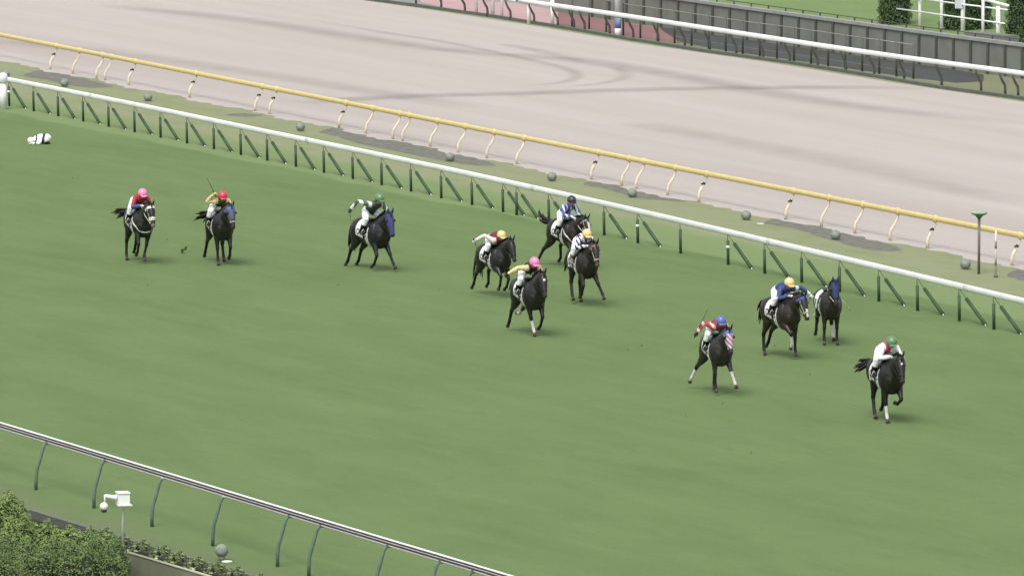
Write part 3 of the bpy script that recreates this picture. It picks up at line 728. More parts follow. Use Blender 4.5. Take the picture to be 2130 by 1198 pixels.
def horse(px, py, alpha, legs, label, coat='#2b2724', neck=37, headp=66, hyaw=0, nyaw=0, tail='out', socks=(), blaze=None, hood=None, hoodrange=(-.2, .62),
          nose=None, breast=False, lift=0.0, scale=1.09, brow=None, muzz=None, riderless=False, legpatch=None, cloth=True, swing=0, roll=0):
    root = empty('racehorse', gp(px, py), label, 'horse', group='racehorses galloping on the turf')
    al = R(alpha); hd = Vector((math.sin(al), -math.cos(al), 0)); root.rotation_euler = (0, 0, math.atan2(hd.y, hd.x)); root.scale = (scale,)*3
    mb = MB()
    trunk = [(-.98, 1.27, .07, .12), (-.92, 1.25, .17, .23), (-.80, 1.23, .245, .30), (-.62, 1.22, .285, .34), (-.42, 1.20, .275, .33), (-.15, 1.16, .285, .33), (.10, 1.13, .285, .36),
             (.32, 1.14, .265, .41), (.50, 1.17, .24, .42), (.63, 1.19, .215, .37), (.74, 1.19, .17, .28), (.81, 1.18, .09, .15)]
    mb.tube([(x, 0, z) for x, z, a, b in trunk], [(a*1.13, b*1.02) for x, z, a, b in trunk], 20, side=(0, 1, 0))
    # croup and shoulder muscles
    for s in (-1, 1):
        mb.ball((-.66, s*.13, 1.20), (.27, .17, .31)); mb.ball((.44, s*.18, 1.16), (.17, .14, .34)); mb.ball((.66, s*.11, 1.12), (.14, .12, .20))
    # neck
    nb = Vector((.50, 0, 1.30)); Ln = .78; na = R(neck)
    def yaw(v, a, o): 
        d = v-o; c, s = math.cos(R(a)), math.sin(R(a)); return o+Vector((d.x*c-d.y*s, d.x*s+d.y*c, d.z))
    dirn = Vector((math.cos(na), 0, math.sin(na)))
    npts = [nb-dirn*.12]+[yaw(nb+dirn*Ln*t+Vector((0, 0, .05*math.sin(math.pi*t))), nyaw*t, nb) for t in (.0, .25, .5, .75, 1.0)]
    mb.tube(npts, [(.20, .34), (.185, .33), (.145, .27), (.115, .215), (.095, .17), (.08, .13)], 16, side=(0, 1, 0))
    poll = npts[-1]; ha = R(headp); hy = nyaw+hyaw
    hdv = Vector((math.cos(ha), 0, -math.sin(ha))); hup = Vector((math.sin(ha), 0, math.cos(ha)))
    rz = Matrix.Rotation(R(hy), 3, 'Z'); hdv = rz @ hdv; hup = rz @ hup; hs = rz @ Vector((0, 1, 0))
    LH = .60
    hr = [(-.12, -.03, .05, .06), (-.02, -.01, .085, .105), (.12, -.02, .098, .135), (.26, -.02, .09, .13), (.40, .0, .066, .095), (.52, .01, .052, .072), (.60, .0, .056, .068), (.655, -.01, .04, .045)]
    mb.tube([poll+hdv*t+hup*o for t, o, a, b in hr], [(a*1.2, b*1.1) for t, o, a, b in hr], 16, side=hs)
    for s in (-1, 1):
        e0 = poll+hs*s*.055+hup*.06-hdv*.02
        mb.tube([e0, e0+hup*.05-hdv*.04+hs*s*.01, e0+hup*.11-hdv*.10+hs*s*.02, e0+hup*.15-hdv*.14+hs*s*.02], [(.032, .026), (.036, .024), (.024, .018), (.008, .008)], 8, side=hs)
        mb.ball(poll+hdv*.17+hs*s*.075+hup*.035, (.035, .028, .035), 8, 6)      # orbital ridge
        mb.ball(poll+hdv*.61+hs*s*.035+hup*.03, (.026, .02, .022), 8, 6)
    segs = {}
    names = ('rf', 'lf', 'rh', 'lh'); low = 9
    for nm, (pose, dy) in zip(names, legs):
        s = -1 if nm[0] == 'r' else 1
        if nm[1] == 'f':
            a, b, c = FRONT[pose]; sw = a/90.0
            sh = Vector((.50, s*.15, 1.18)); el = Vector((.42+.10*sw, s*.175, .93+.03*abs(sw)))
            kn = polar(el, a, .41, dy*.45); fe = polar(kn, b, .29, dy*.45); pa = polar(fe, c, .12, dy*.06); ho = polar(pa, c*.9+(0 if c < 0 else -6), .075)
            mb.tube([sh, el, el.lerp(kn, .35), el.lerp(kn, .8), kn, kn.lerp(fe, .2), kn.lerp(fe, .8), fe, pa], [(.12, .16), (.105, .13), (.085, .10), (.055, .062), (.057, .06), (.042, .046), (.039, .045), (.047, .05), (.037, .039)], 12)
        else:
            a, b, c, d = HIND[pose]
            hp = Vector((-.66, s*.13, 1.22)); st = polar(hp, a, .36, s*.03+dy*.15); hk = polar(st, b, .43, dy*.4); 
            fe = polar(hk, c, .37, dy*.4); pa = polar(fe, d, .12, dy*.05); ho = polar(pa, d*.9, .075)
            mb.tube([hp, hp.lerp(st, .6), st, st.lerp(hk, .35), st.lerp(hk, .75), hk, hk.lerp(fe, .18), hk.lerp(fe, .8), fe, pa], [(.18, .25), (.165, .22), (.13, .16), (.10, .13), (.062, .076), (.060, .070), (.046, .052), (.042, .047), (.050, .052), (.039, .041)], 12)
            kn = hk
            mb.ball(hk+Vector((-.045, 0, .02)), (.03, .03, .035), 8, 6)
        dd = (ho-pa).normalized()
        mb.tube([pa-dd*.01, pa+dd*.03, ho, ho+dd*.005], [.040, .052, .064, .058], 12)
        segs[nm] = (kn, fe, pa, ho); low = min(low, ho.z-.03*abs(math.cos(R(c if nm[1] == 'f' else d))))
    dz = -low+lift
    me = remesh(mb, .0165, 5)
    for v in me.vertices: v.co.z += dz
    up = Vector((0, 0, dz)); A = arrays(me); C = A[2]
    cm = mat('coat_'+coat.strip('#'), coat, .42, .40, .25, 3.0, .4)
    mats_ = [cm, m_sock, m_hoof, mat('muzzle_'+(muzz or 'dark'), muzz or '#3a3431', .6, .6, .1), mat('black_points', '#1d1c19', .42, .55, .15)]
    mi = np.zeros(len(C), int)
    for nm, sg in segs.items():
        k, fe, pa, ho = [p+up for p in sg]
        d = segdist(C, k, fe); d2 = segdist(C, fe, ho); dh = segdist(C, pa.lerp(ho, .45), ho)
        mi[(segdist(C, k, fe) < .075) | (d2 < .07)] = 4
        if nm in socks or nm+'*' in socks:
            fr = .35 if nm in socks else .05
            kk = k.lerp(fe, fr); mi[(segdist(C, kk, fe) < .06) | (d2 < .065)] = 1
        mi[dh < .062] = 2
    P0 = poll+up; rel = C-np.array(P0); tU = rel @ np.array(hdv); tN = rel @ np.array(hup); tS = rel @ np.array(hs)
    onhead = (tU > -.14) & (tU < .72) & (np.abs(tS) < .16) & (np.abs(tN) < .2)
    mi[onhead & (tU > .56)] = 3
    front = onhead & (A[3] @ np.array(hup) > .35)
    if blaze:
        for (u0, u1, wd) in blaze: mi[front & (tU > u0) & (tU < u1) & (np.abs(tS) < wd)] = 1
    for m in mats_: me.materials.append(m)
    me.polygons.foreach_set('material_index', mi.astype(np.int32)); me.polygons.foreach_set('use_smooth', [True]*len(mi))
    body = link('body', me, root)
    mb = MB()
    for s in (-1, 1): mb = MB(); mb.ball(P0+hdv*.18+hs*s*.108+hup*.035, .022, 10, 8); mb.obj('eye', m_eye, root)
    # mane and tail
    hair = mat('mane_hair', '#15120f', .6, .55, .3, 14)
    mb = MB()
    for i in range(26):
        t = i/25; k = t*4; j = min(int(k), 3); c = npts[1+j].lerp(npts[2+j], k-j)+up
        rr = .30-.17*t; nrm = Vector((-math.sin(na), 0, math.cos(na))); c = c+nrm*(rr+.0)
        dl = Vector((-.10-random.random()*.08, -.05-.05*random.random(), -.03-.05*random.random()))
        mb.tube([c-nrm*.05, c+nrm*.03+dl*.3, c+dl], [(.022, .03), (.02, .028), (.004, .006)], 6)
    mb.tube([P0-hdv*.04+hup*.10, P0+hdv*.06+hup*.125, P0+hdv*.14+hup*.11], [.03, .028, .01], 8)
    mb.obj('mane', hair, root)
    mb = MB(); d0 = Vector((-.96, 0, 1.36+dz))
    TT = {'short': [(-.08, 0, .03), (-.16, 0, -.05), (-.22, 0, -.22), (-.24, 0, -.42)], 'out': [(-.12, 0, .05), (-.28, 0, .03), (-.48, 0, -.07), (-.72, 0, -.16)], 'down': [(-.08, 0, .01), (-.15, 0, -.18), (-.17, 0, -.5), (-.16, 0, -.78)],
          'left': [(-.10, -.06, .03), (-.2, -.14, .0), (-.3, -.24, -.05), (-.38, -.34, -.10)], 'up': [(-.12, 0, .05), (-.26, -.05, .06), (-.34, -.14, .12), (-.40, -.12, .22)]}[tail]
    for i in range(16):
        o = Vector((random.uniform(-.02, .02), random.uniform(-.03, .03), random.uniform(-.03, .03)))
        ln = random.uniform(.75, 1.1)
        pts = [d0+Vector((.06, 0, -.02))]+[d0+Vector(p)*ln+o*(1+1.6*k) for k, p in enumerate(TT)]
        mb.tube(pts, [.035, .038, .04, .034, .006], 7)
    mb.obj('tail', hair, root)
    # tack fitted to the body
    X, Y, ZZ = C[:, 0], C[:, 1], C[:, 2]-dz
    tr = (np.abs(Y) < .40)
    nrmz = A[3][:, 2]
    if cloth:
        slant = -.36+.28*np.clip((1.45-ZZ)/.5, 0, 1)*0
        ms = (X > -.40) & (X < .02) & (ZZ > 1.02) & (nrmz > -.25)
        sc = shell(me, A, ms, .016, 'saddle_cloth', [m_cloth], root)
        for s in (-1, 1):
            k1 = (s*Y > .12) & (np.hypot(X+.24, (ZZ-1.20)) > .055) & (np.hypot(X+.24, (ZZ-1.20)) < .085) & (ZZ > 1.1)
            k1 |= (s*Y > .12) & (np.abs(X+.10) < .018) & (ZZ > 1.12) & (ZZ < 1.29)
            o = shell(me, A, k1, .021, 'number', [m_num], root, thick=.003)
            if o: o.parent = sc
    mb = MB(); sz = dz
    mb.tube([(-.16, 0, 1.53+sz), (-.10, 0, 1.55+sz), (.08, 0, 1.53+sz), (.22, 0, 1.58+sz), (.27, 0, 1.60+sz)], [(.12, .03), (.16, .04), (.15, .03), (.11, .04), (.05, .03)], 12, side=(0, 1, 0))
    for s in (-1, 1): mb.tube([(.10, s*.14, 1.50+sz), (.13, s*.25, 1.40+sz), (.14, s*.30, 1.22+sz), (.13, s*.31, 1.08+sz)], [(.13, .02), (.13, .02), (.12, .02), (.08, .015)], 10, side=(1, 0, 0))
    mb.obj('saddle', m_leather, root)
    gm = ((np.abs(X-.245) < .020) | (np.abs(X-.165) < .020)) & (ZZ < 1.34) & (np.abs(Y) < .42) & (ZZ > .70)
    shell(me, A, gm, .010, 'girth', [m_strap], root)
    if breast:
        nx = np.array(nb+up); 
        pl = (C-np.array((.60, 0, 1.06+dz))) @ np.array((.75, 0, .66)); ms = (np.abs(pl) < .022) & (X > .40) & (ZZ > .9) & (ZZ < 1.62)
        shell(me, A, ms, .010, 'breastplate', [m_strap], root)
    br = onhead & (((tU > .44) & (tU < .475)) | ((tU > .03) & (tU < .06)) | ((np.abs(tN-.005-.05*tU) < .016) & (tU > .02) & (tU < .5)))
    bo = shell(me, A, br, .007, 'bridle', [mat('bridle_light', '#a9a49b', .7) if (breast or brow) else m_leather], root)
    if nose:
        shell(me, A, onhead & (tU > .36) & (tU < .46), .02, 'noseband', [mat('nose_'+nose.strip('#'), nose, .8, .9)], root)
    if brow:
        shell(me, A, onhead & (tU > .02) & (tU < .10) & (A[3] @ np.array(hup) > .1), .013, 'browband', [mat('brow_'+brow.strip('#'), brow, .8)], root)
    if hood:
        ho_ = shell(me, A, onhead & (tU > hoodrange[0]) & (tU < hoodrange[1]) & (tN > -.10), .009, 'hood', [hood], root)
        for s in (-1, 1): mb = MB(); mb.ball(P0+hdv*.18+hs*s*.115+hup*.035, (.045, .045, .045), 10, 8); mb.obj('blinker', m_leather, root)
    # bit and reins
    bit = P0+hdv*.50-hup*.045
    for s in (-1, 1):
        mb = MB()
        b0 = bit+hs*s*.065; mb.ball(b0, .022, 8, 6)
        h0 = Vector((.66, s*.10, 1.70+dz)) if not riderless else Vector((.42, s*.10, 1.62+dz))
        m0 = b0.lerp(h0, .5)-Vector((0, -s*.02, .04)); mb.tube([b0, m0, h0], [.009, .009, .009], 5)
        mb.obj('rein', m_leather if not (breast or riderless) else m_strap, root)
    if riderless:
        for s in (-1, 1):
            a0 = Vector((.14, s*.30, 1.36+dz)); a1 = Vector((.20, s*(0.42 if s < 0 else .52), 1.08+dz if s > 0 else .95+dz))
            mb = MB(); mb.tube([a0, a0.lerp(a1, .5)+Vector((0, s*.03, 0)), a1], [(.02, .006)]*3, 6, side=(1, 0, 0), mi=0)
            dn = (a1-a0).normalized()
            mb.tube([a1, a1+dn*.05+Vector((.05, 0, 0)), a1+dn*.12+Vector((.06, 0, 0)), a1+dn*.12-Vector((.06, 0, 0)), a1+dn*.05-Vector((.05, 0, 0)), a1], .012, 6, mi=1)
            mb.obj('stirrup', [m_strap, m_steel], root)
    return dict(root=root, dz=dz, head=(P0, hdv, hup, hs), py=py)

# ================================================================ RIDERS
skin = mat('skin', '#c99a7d', .7, .5, .05); m_breech = mat('white_breeches', '#eceeee', .85, .6, .04)
def rider(hh, label, cap, shirt, capr=.150, torso=(.0, .0), rarm=None, larm=None, sleeve=None, upright=0, boots='#211f1e', glove='#e8e8e6', group='riders in racing silks', cuff=None, ax=None, free=False, armr=1.0, fold=None):
    """a jockey crouched over the withers, in the frame of the horse it rides"""
    dz = hh['dz']; tx, tz = torso
    u = upright
    pel = Vector((-.20+tx*.3+.05*u, 0, 1.80+tz*.5-.06*u)); 
    tz -= .05; aa = R(14+40*u)
    chest = pel+Vector((math.cos(aa)*.30, 0, math.sin(aa)*.30)); shl = pel+Vector((math.cos(aa)*.47+tx, 0, math.sin(aa)*.47+.01+tz))
    nk = shl+Vector((.08, 0, .05+.03*u)); hc = shl+Vector((.17-.06*u, 0, .12+.07*u))
    O = Vector((0, 0, 1.1))
    mb = MB(); E = {}
    mb.tube([pel-Vector((.10, 0, .03)), pel, pel.lerp(chest, .5)+Z*.02, chest+Z*.015, shl, shl+Vector((.05, 0, .0))], [(.10, .09), (.165, .135), (.145, .115), (.17, .125), (.17, .10), (.09, .07)], 16, side=(0, 1, 0))
    mb.tube([shl, nk, hc-Vector((.02, 0, .04))], [.065, .055, .055], 10)
    # head with a face: looking ahead
    mb.ball(hc+Vector((0, 0, .02)), (.10, .078, .115), 16, 12)
    mb.ball(hc+Vector((.045, 0, -.055)), (.055, .055, .05), 12, 8)      # jaw
    mb.tube([hc+Vector((.088, 0, .02)), hc+Vector((.118, 0, -.02)), hc+Vector((.092, 0, -.028))], [.012, .017, .014], 8)  # nose
    for s in (-1, 1): mb.ball(hc+Vector((-.005, s*.08, -.005)), (.02, .012, .03), 8, 6)
    armsegs = []; hands = []
    for s, ov in ((-1, rarm), (1, larm)):
        sj = shl+Vector((-.01, s*.185, -.005))
        el = Vector((shl.x+.10, s*.29, shl.z-.24)); ha = Vector((.66, s*.12, 1.70))
        if u > .5: ha = Vector((.52, s*.16, 1.66))
        if ov: el, ha = Vector(ov[0]), Vector(ov[1])
        # keep human arm lengths
        mb.tube([shl+Vector((-.02, s*.07, -.01)), sj, sj.lerp(el, .5), el, el.lerp(ha, .4), ha], [.07, .068, .054, .045, .044, .030], 10)
        armsegs += [(shl+Vector((0, s*.1, 0)), sj), (sj, el), (el, el.lerp(ha, .93))]; hands.append((s, el, ha))
    legsegs = []; bootsegs = []
    for s in (-1, 1):
        hp = pel+Vector((-.02, s*.09, -.02)); kn = Vector((.22, s*.33, 1.56)); an = Vector((-.03, s*.345, 1.22)); to = Vector((.17, s*.36, 1.17)); he = an+Vector((-.05, 0, -.04))
        mb.tube([hp, hp.lerp(kn, .4), kn, kn.lerp(an, .35), an, an+Vector((0, 0, -.03))], [.115, .10, .068, .064, .045, .04], 12)
        mb.tube([he, an+Vector((.02, 0, -.035)), to], [(.034, .03), (.042, .04), (.036, .022)], 8)
        legsegs += [(hp, kn), (kn, kn.lerp(an, .25))]; bootsegs += [(kn.lerp(an, .33), an), (he, to)]
    me = remesh(mb, .0135, 3)
    for v in me.vertices: v.co += Vector((0, 0, dz))-Vector((0, 0, 1.1+dz))
    off = -Z*1.1
    me.materials.append(skin); me.polygons.foreach_set('use_smooth', [True]*len(me.polygons))
    hr = hh['root']
    f = empty('person', hr.location+Z*(1.1+dz)*hr.scale[0], label, 'person', hr.rotation_euler[2], group); f.scale = hr.scale
    link('body', me, f)
    A = arrays(me); C = A[2]
    sd = lambda L: np.min([segdist(C, a+off, b+off) for a, b in L], axis=0)
    dA, dL, dB = sd(armsegs), sd(legsegs), sd(bootsegs)
    dT = sd([(pel+Vector((.10, 0, .0)), chest), (chest, shl)])-.07
    dP = sd([(pel-Vector((.1, 0, .03)), pel+Vector((.06, 0, 0)))])-.07
    dH = np.min([segdist(C, nk+off, hc+off)-.02, segdist(C, hc+off, hc+Vector((.05, 0, 0))+off)-.05], axis=0)
    dF = np.min([segdist(C, h[2]+off, h[2]+off) for h in hands], axis=0)
    st = np.vstack([dA, dT, dL-.02, dP, dB, dH, dF+.012]); w_ = st.argmin(0)
    shirtm = (w_ == 0) | (w_ == 1)
    sm = [shirt, sleeve or shirt] + ([cuff] if cuff else [])
    mi = np.where(w_ == 0, 1, 0)
    if cuff is not None:
        dc = np.min([segdist(C, h[1].lerp(h[2], -.25)+off, h[1].lerp(h[2], .95)+off) for h in hands], axis=0)
        mi[(w_ == 0) & (dc < .055)] = 2
    shell(me, A, shirtm, .018, 'shirt', sm, f, mi=mi, wrinkle=.006)
    shell(me, A, (w_ == 2) | (w_ == 3), .014, 'breeches', [m_breech], f, wrinkle=.004)
    [shell(me, A, (w_ == 4) & (s_*C[:, 1] > 0), .012, 'boot', [mat('boot_'+boots.strip('#'), boots, .8, .35, .1)], f) for s_ in (-1, 1)]
    # helmet cap with peak and goggles
    hc2 = hc+off; mb = MB()
    vs = []; c = hc2+Vector((-.005, 0, .045)); tl = Matrix.Rotation(R(14), 3, 'Y')
    n1, n2 = 20, 9
    for j in range(n2+1):
        ph = math.pi*.60*j/n2
        for i in range(n1):
            th = 2*math.pi*i/n1
            vs.append(c+tl @ Vector((capr*1.06*math.sin(ph)*math.cos(th), capr*.92*math.sin(ph)*math.sin(th), capr*math.cos(ph))))
    fs = [(j*n1+i, (j+1)*n1+i, (j+1)*n1+(i+1) % n1, j*n1+(i+1) % n1) for j in range(n2) for i in range(n1)]
    fs.append(tuple(n2*n1+i for i in range(n1-1, -1, -1)))
    mb.add(vs, fs)
    mb.tube([c+tl @ Vector((capr*.85, 0, -.01)), c+tl @ Vector((capr*1.25, 0, -.03)), c+tl @ Vector((capr*1.42, 0, -.045))], [(.105, .012), (.085, .010), (.03, .006)], 12, side=(0, 1, 0))
    he = mb.obj('helmet', cap, f)
    mb = MB(); mb.tube([c+tl @ Vector((0, 0, capr*.985)), c+tl @ Vector((0, 0, capr*1.04))], [.03, .014], 10); bt = mb.obj('button', cap, f); bt.parent = he
    mb = MB()
    for s in (-1, 1): mb.ball(hc2+Vector((.080, s*.036, .022)), (.026, .034, .026), 10, 8)
    mb.tube([hc2+Vector((math.cos(t)*.098, math.sin(t)*.084, .022)) for t in [k*.35-2.1 for k in range(13)]], .009, 6)
    mb.obj('goggles', m_blk, f)
    mb = MB(); mb.tube([hc2+Vector((.086, -.022, -.068)), hc2+Vector((.096, 0, -.066)), hc2+Vector((.086, .022, -.068))], .006, 6)
    mb.obj('mouth', mat('lips', '#8d4f45', .7), f)
    gm = mat('glove_'+glove.strip('#'), glove, .8, .7, .08)
    for s, el, ha in hands:
        d = (ha-el).normalized(); sd_ = Vector((0, s, 0)); sd_ = (sd_-d*sd_.dot(d)).normalized(); nn = d.cross(sd_).normalized()
        if nn.z < 0: nn = -nn
        h0 = ha+off; mb = MB()
        mb.tube([h0-d*.03, h0+d*.0, h0+d*.05, h0+d*.085], [(.030, .026), (.036, .026), (.044, .022), (.040, .018)], 10, side=sd_)
        for k in range(4):
            b = h0+d*.08+sd_*(-.033+.022*k); l = (.036, .042, .04, .032)[k]
            mb.tube([b-d*.01, b+d*l*.8, b+d*l-nn*.028, b+d*(l-.028)-nn*.045, b+d*(l-.05)-nn*.038], [.0125, .012, .011, .010, .009], 7)
        tb = h0+d*.02-sd_*.038
        mb.tube([tb, tb+d*.03-sd_*.016-nn*.018, tb+d*.055-sd_*.002-nn*.038], [.014, .012, .009], 7)
        mb.obj('glove', gm, f)
    # stirrup irons belong to the saddle's leathers
    for s in (-1, 1):
        mb = MB(); t0 = Vector((.12, s*.36, 1.175))+Vector((0, 0, dz)); mb.tube([(.14, s*.31, 1.42+dz), (.13, s*.355, 1.30+dz)], [(.018, .006)]*2, 6, side=(1, 0, 0), mi=0)
        mb.tube([Vector((.13, s*.36, 1.31+dz)), t0+Vector((0, s*.06, .02)), t0+Vector((0, s*.06, -.035)), t0+Vector((0, -s*.055, -.035)), t0+Vector((0, -s*.055, .02)), Vector((.13, s*.36, 1.31+dz))], .010, 6, mi=1)
        mb.obj('stirrup', [m_leather, m_steel], hr)
    def world(v): 
        return hr.location + Matrix.Rotation(hr.rotation_euler[2], 3, 'Z') @ (Vector(v)+Vector((0, 0, dz)))*hr.scale[0]
    return dict(f=f, hands=hands, world=world, off=off)
def whip(rd, tip, label, hand=0, mid=None):
    h = rd['hands'][hand]; d = (h[2]-h[1]).normalized()
    a = rd['world'](h[2]+d*.07); b = rd['world'](tip); d2 = (b-a).normalized()
    m = a.lerp(b, .5)+(Vector(mid) if mid else Vector((0, 0, 0)))
    f = empty('riding_whip', a-d2*.12, label, 'whip', group='whips held by the riders'); o = f.location.copy()
    mb = MB(); mb.tube([Vector((0, 0, 0)), a-o+d2*.1], .017, 8); mb.obj('handle', m_leather, f)
    mb = MB(); mb.tube([a-o+d2*.1, m-o, b-o-d2*.08], [.012, .010, .007], 6); mb.obj('shaft', m_leather, f)
    mb = MB(); mb.tube([b-o-d2*.10, b-o], [(.025, .006)]*2, 6); mb.obj('flap', m_leather, f)

K = .72
def M(n, h, r=.5, k=K): return mat(n, h, k, r, .08, 5)
capm = lambda n, h: mat(n, h, .78, .35, .04, 5, .5)
pink = capm('pink_cap', '#ec86b8'); redc = capm('red_cap', '#c2404e'); grn = capm('green_cap_silk', '#5f8360'); yel = capm('yellow_cap', '#e0c78c'); blk = capm('black_cap', '#2f3234'); blu = capm('blue_cap', '#5d6cab'); whc = capm('white_cap', '#f2f3f0')

h1 = horse(290, 546, 17, [('fl', 0), ('st', -.16), ('st', -.05), ('bk', .0)], 'black horse with white noseband and breast strap, leftmost of the field', coat='#2a2a25', breast=True, nose='#cfcabb', brow='#d8d8c8', tail='left', muzz='#8c7a72', nyaw=4, neck=33, scale=1.1)
r1 = rider(h1, 'person in pink cap, red and blue silks, riding the leftmost horse', pink, M('red_silk', '#a8333f'), sleeve=M('red_silk', '#a8333f'), cuff=M('blue_sleeve', '#4c568f'))
h2 = horse(458, 549, 13, [('st', .02), ('fl', .02), ('bk', -.06), ('fw', .0)], 'black horse with small bluish mask, second from left', coat='#292928', hood=mat('slate_mask', '#5b6478', .6), hoodrange=(-.05, .40), tail='left', brow='#5566a8', nyaw=8, scale=1.12)
r2 = rider(h2, 'person in red cap with cream and green silks raising a whip', redc, M('green_silk', '#3d5a2a'), sleeve=M('cream_sleeve', '#e8d49a', .6), rarm=((.12, -.40, 1.86), (.34, -.26, 2.06)), glove='#e8d49a')
whip(r2, (.15, -.40, 2.52), 'short black whip raised beside the red cap')
h3 = horse(774, 561, 30, [('fl', -.02), ('ex', .06), ('bk', 0), ('bk', .04)], 'black horse in a violet-blue hood, third from left, running apart', coat='#28282a', hood=mat('violet_hood', '#4c4c80', .5, .8), tail='down', nyaw=-6, scale=1.12)
r3 = rider(h3, 'person in green cap sitting tall with one arm swung back, third rider from left', grn, M('dark_green_silk', '#3c5044'), sleeve=stripes('green_white_sleeve', '#4a6653', '#dfe3da', 6, (0, 1, 0), .5, .72), rarm=((-.10, -.42, 2.08), (-.22, -.56, 1.86)), upright=.25, torso=(.04, .05), glove='#3c5044')
whip(r3, (.15, -.78, 1.55), 'dark whip in the swung-back hand of the third rider from left')
h4 = horse(1029, 617, 26, [('kn', .02), ('fl', .0), ('bk', 0), ('fl', .0)], 'black horse with a plain head, left of the pink-capped leader of the middle group', coat='#2a2a2a', lift=.12, tail='down', nyaw=0, scale=1.02)
r4 = rider(h4, 'person in yellow cap and maroon silks with one white sleeve stretched left', yel, M('maroon_silk', '#7a2430'), sleeve=M('white_sleeve', '#e2ddd6', .6), rarm=((.12, -.40, 1.88), (-.05, -.60, 1.74)), torso=(.04, -.09))
whip(r4, (-.35, -.42, 1.42), 'thin dark whip pointing down behind the maroon-silked rider')
h5 = horse(1101, 696, 19, [('st', .15), ('fl', -.02), ('bk', -.02), ('of', .0)], 'black horse with a white star and white front foot, nearest of the middle group', coat='#2b2a2a', socks=('rf', 'lh'), blaze=[(.14, .21, .03)], nyaw=-2, tail='short', scale=1.1)
r5 = rider(h5, 'person in pink cap with cream sleeve stretched out sideways', pink, M('black_silk', '#26262c'), sleeve=M('cream_sleeve2', '#e6cf9c', .6), cuff=None, rarm=((.22, -.40, 1.88), (.12, -.64, 1.72)), glove='#2c3a2c')
whip(r5, (.10, -.62, 1.50), 'short dark whip in the outstretched hand of the cream-sleeved rider')
h6 = horse(1178, 556, 27, [('ex', 0), ('fl', .0), ('bk', -.22), ('fl', .05)], 'black horse with a broad white blaze, behind the other horses by the rail', coat='#2d2621', blaze=[(.06, .56, .036)], breast=True, tail='up', nyaw=4, neck=28, scale=1.05)
bs = stripes('blue_white_stripe', '#3c4c94', '#d9dcea', 7.5, (0, 1, .25), .62, .75)
r6 = rider(h6, 'person sitting upright in black cap and blue and white striped silks', blk, bs, sleeve=stripes('blue_white_sleeve', '#43549c', '#dfe2ee', 7, (.3, 1, .3), .6, .75), upright=.5, glove='#d8d8dc')
h7 = horse(1212, 634, 17, [('fl', .0), ('ex', .16), ('fw', -.05), ('st', 0)], 'dark brown horse with reddish face overlapping the blazed horse behind it', coat='#2f2925', blaze=None, nyaw=0, brow='#7b5a50', muzz='#6a4a42', tail='short', scale=1.09)
r7 = rider(h7, 'person in yellow cap with navy and white striped silks, right of the middle group', yel, stripes('navy_white_stripe', '#26305c', '#e4e6ec', 8, (0, 1, .2), .5, .75), sleeve=stripes('navy_white_sleeve', '#2a3566', '#f0f0f2', 9, (.0, 1, .4), .5, .78), torso=(-.02, -.02), boots='#8d8a88')
h8 = horse(1491, 818, 13, [('st', .02), ('ex', .12), ('bk', -.26), ('st', -.05)], 'dark grey-black horse in a white and red crossed mask with white front foot', coat='#373430', socks=('lf*', 'rh'), hood=stripes('white_red_mask', '#c9c6d0', '#a8475c', 8, (0, 1, .9), .6, .62, 0), nyaw=2, brow='#4f6fb5', hoodrange=(.02, .52), tail='short', scale=1.04)
r8 = rider(h8, 'person in blue cap and red silks raising a whip on the left', blu, M('red_silk2', '#a03440'), sleeve=stripes('red_white_sleeve', '#b8323f', '#dcd6d2', 4.5, (0, 1, .5), .6, .72, 0), rarm=((.12, -.40, 1.90), (.22, -.60, 1.66)), torso=(0, -.05), glove='#2c2c28')
whip(r8, (.20, -.30, 2.28), 'dark whip held up by the red-silked rider')
h9 = horse(1626, 744, 24, [('kn', .16), ('st', .0), ('st', -.02), ('bk', 0)], 'dark brown horse with white nose blaze and blue brow, beside the riderless horse', coat='#362c25', socks=('rf',), blaze=[(.36, .58, .032)], brow='#3d4fa0', nyaw=4, tail='short', neck=32, scale=1.08)
r9 = rider(h9, 'person in yellow cap and royal blue silks holding a whip out to the right', yel, M('royal_silk', '#37457c'), sleeve=stripes('royal_sleeve', '#37457c', '#dfe0ea', 3, (0, 1, 0), .72, .74, 0), larm=((.28, .44, 1.86), (.36, .66, 1.68)), upright=.1, torso=(.03, -.03))
whip(r9, (.42, .42, 1.42), 'curved olive whip in the left hand of the royal blue rider', hand=1, mid=(.08, 0, -.02))
h10 = horse(1722, 714, 8, [('st', -.02), ('st', .0), ('fl', -.04), ('fw', .05)], 'riderless dark horse in a blue hood with loose stirrups swinging', coat='#35302a', hood=mat('blue_hood', '#424a7c', .42, .7, .25), neck=44, socks=('lh',), riderless=True, tail='down', hoodrange=(-.14, .44), scale=1.04)
h11 = horse(1843, 875, 15, [('st', .05), ('fo', -.04), ('fw', -.04), ('fl', 0)], 'black horse with a star leading the field at the right, tail streaming', coat='#262424', socks=('rf',), blaze=[(.15, .2, .022)], tail='left', nyaw=-2, neck=32, scale=1.1)
r11 = rider(h11, 'person in green cap with white and red silks on the leading horse', grn, stripes('white_red_silk', '#ececec', '#c23a56', 3.2, (0, 1, 0), .62, .76, 0), sleeve=M('white_sleeve2', '#eef0f2', .6, .8))

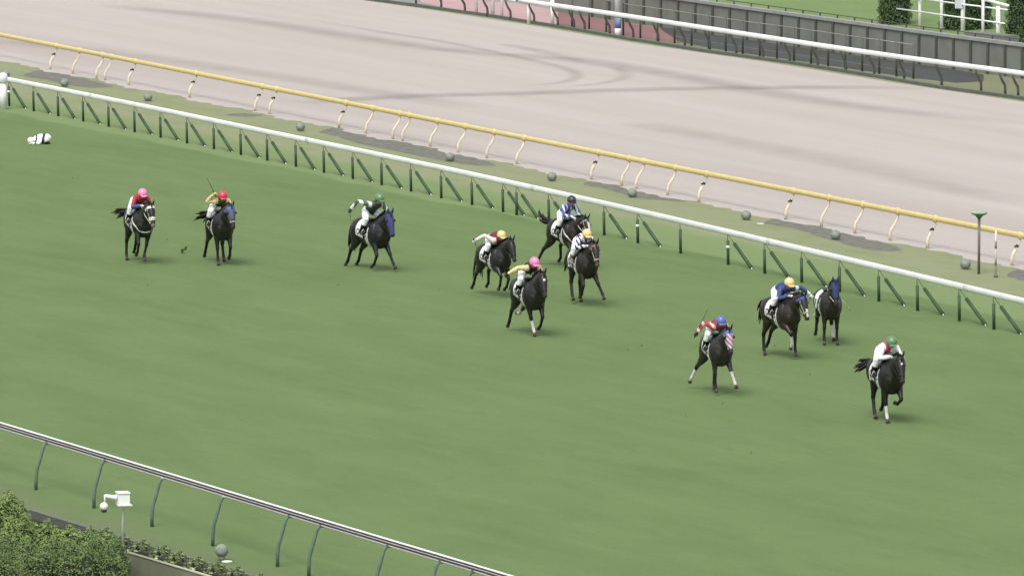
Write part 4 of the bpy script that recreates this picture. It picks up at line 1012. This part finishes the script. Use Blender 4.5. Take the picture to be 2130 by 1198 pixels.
# fallen rider curled on the turf
def fallen():
    loc = gp(86, 300); f = empty('person', loc, 'person curled up on the turf in white cap and white clothes, far left', 'person', R(186))
    mb = MB(); hc = Vector((.37, .0, .12)); shl = Vector((.20, 0, .17)); mid = Vector((.04, 0, .24)); pel = Vector((-.22, 0, .23))
    mb.tube([shl+Vector((.04, 0, -.03)), shl, mid, pel+Vector((.12, 0, .02)), pel, pel-Vector((.10, 0, .05))], [(.10, .07), (.18, .12), (.17, .13), (.15, .115), (.18, .15), (.10, .10)], 16, side=(0, 1, 0))
    mb.tube([shl, hc], [.06, .055], 10); mb.ball(hc, (.10, .085, .10), 14, 10)
    arm = []; leg = []; boot = []
    for s in (-1, 1):
        a = [shl+Vector((0, s*.17, -.02)), Vector((.10, s*.25, .05)), Vector((.34, s*.16, .045))]
        mb.tube([shl+Vector((0, s*.08, 0))]+a, [.07, .065, .048, .032], 10); arm += [(a[0], a[1]), (a[1], a[2])]
        hp = pel+Vector((0, s*.1, -.02)); kn = Vector((.10, s*.15, .075)); an = Vector((-.20, s*.11, .06)); to = Vector((-.31, s*.10, .04))
        mb.tube([hp, hp.lerp(kn, .5), kn], [.12, .10, .07], 12); mb.tube([kn, kn.lerp(an, .4), an, to], [.066, .062, .046, .026], 10)
        leg += [(hp, kn), (kn, kn.lerp(an, .4))]; boot += [(kn.lerp(an, .5), an), (an, to)]
    me = remesh(mb, .014, 3); me.materials.append(skin); me.polygons.foreach_set('use_smooth', [True]*len(me.polygons)); link('body', me, f)
    A = arrays(me); C = A[2]; sd = lambda L: np.min([segdist(C, a, b) for a, b in L], axis=0)
    st = np.vstack([sd(arm), sd([(shl, Vector((.0, 0, .24)))])-.08, sd(leg)-.03, sd([(Vector((-.08, 0, .23)), pel)])-.09, sd(boot), sd([(hc, hc)])-.05]); w_ = st.argmin(0)
    shell(me, A, w_ <= 1, .018, 'shirt', [m_cloth], f, wrinkle=.006); shell(me, A, (w_ == 2) | (w_ == 3), .012, 'breeches', [m_breech], f, wrinkle=.004)
    [shell(me, A, (w_ == 4) & (s_*C[:, 1] > 0), .012, 'boot', [m_leather], f) for s_ in (-1, 1)]
    pl = C[:, 0]+.05+.28*(C[:, 2]-.15)
    shell(me, A, (np.abs(pl) < .045) & (C[:, 2] > .04), .034, 'belt', [m_leather], f)
    pl = C[:, 0]-.205+.25*(C[:, 2]-.15)
    shell(me, A, (np.abs(pl) < .022), .030, 'collar', [m_leather], f)
    mb = MB(); mb.ball(hc+Vector((.02, 0, .02)), (.135, .125, .125), 18, 12); mb.obj('helmet', whc, f)
    gm = mat('glove_e8e8e6', '#e8e8e6', .8)
    for s in (-1, 1):
        h0 = Vector((.34, s*.16, .04)); mb = MB(); mb.tube([h0, h0+Vector((.05, 0, 0)), h0+Vector((.085, 0, -.005))], [(.032, .024), (.042, .02), (.038, .016)], 10, side=(0, 1, 0))
        for k in range(4): b = h0+Vector((.08, -.033+.022*k, -.004)); l = (.05, .06, .055, .042)[k]; mb.tube([b, b+Vector((l*.6, 0, .0)), b+Vector((l, 0, -.018))], [.012, .011, .008], 7)
        tb = h0+Vector((.02, -s*.036, -.01)); mb.tube([tb, tb+Vector((.035, -s*.02, -.006)), tb+Vector((.06, -s*.018, -.012))], [.013, .011, .008], 7)
        mb.obj('glove', gm, f)
fallen()
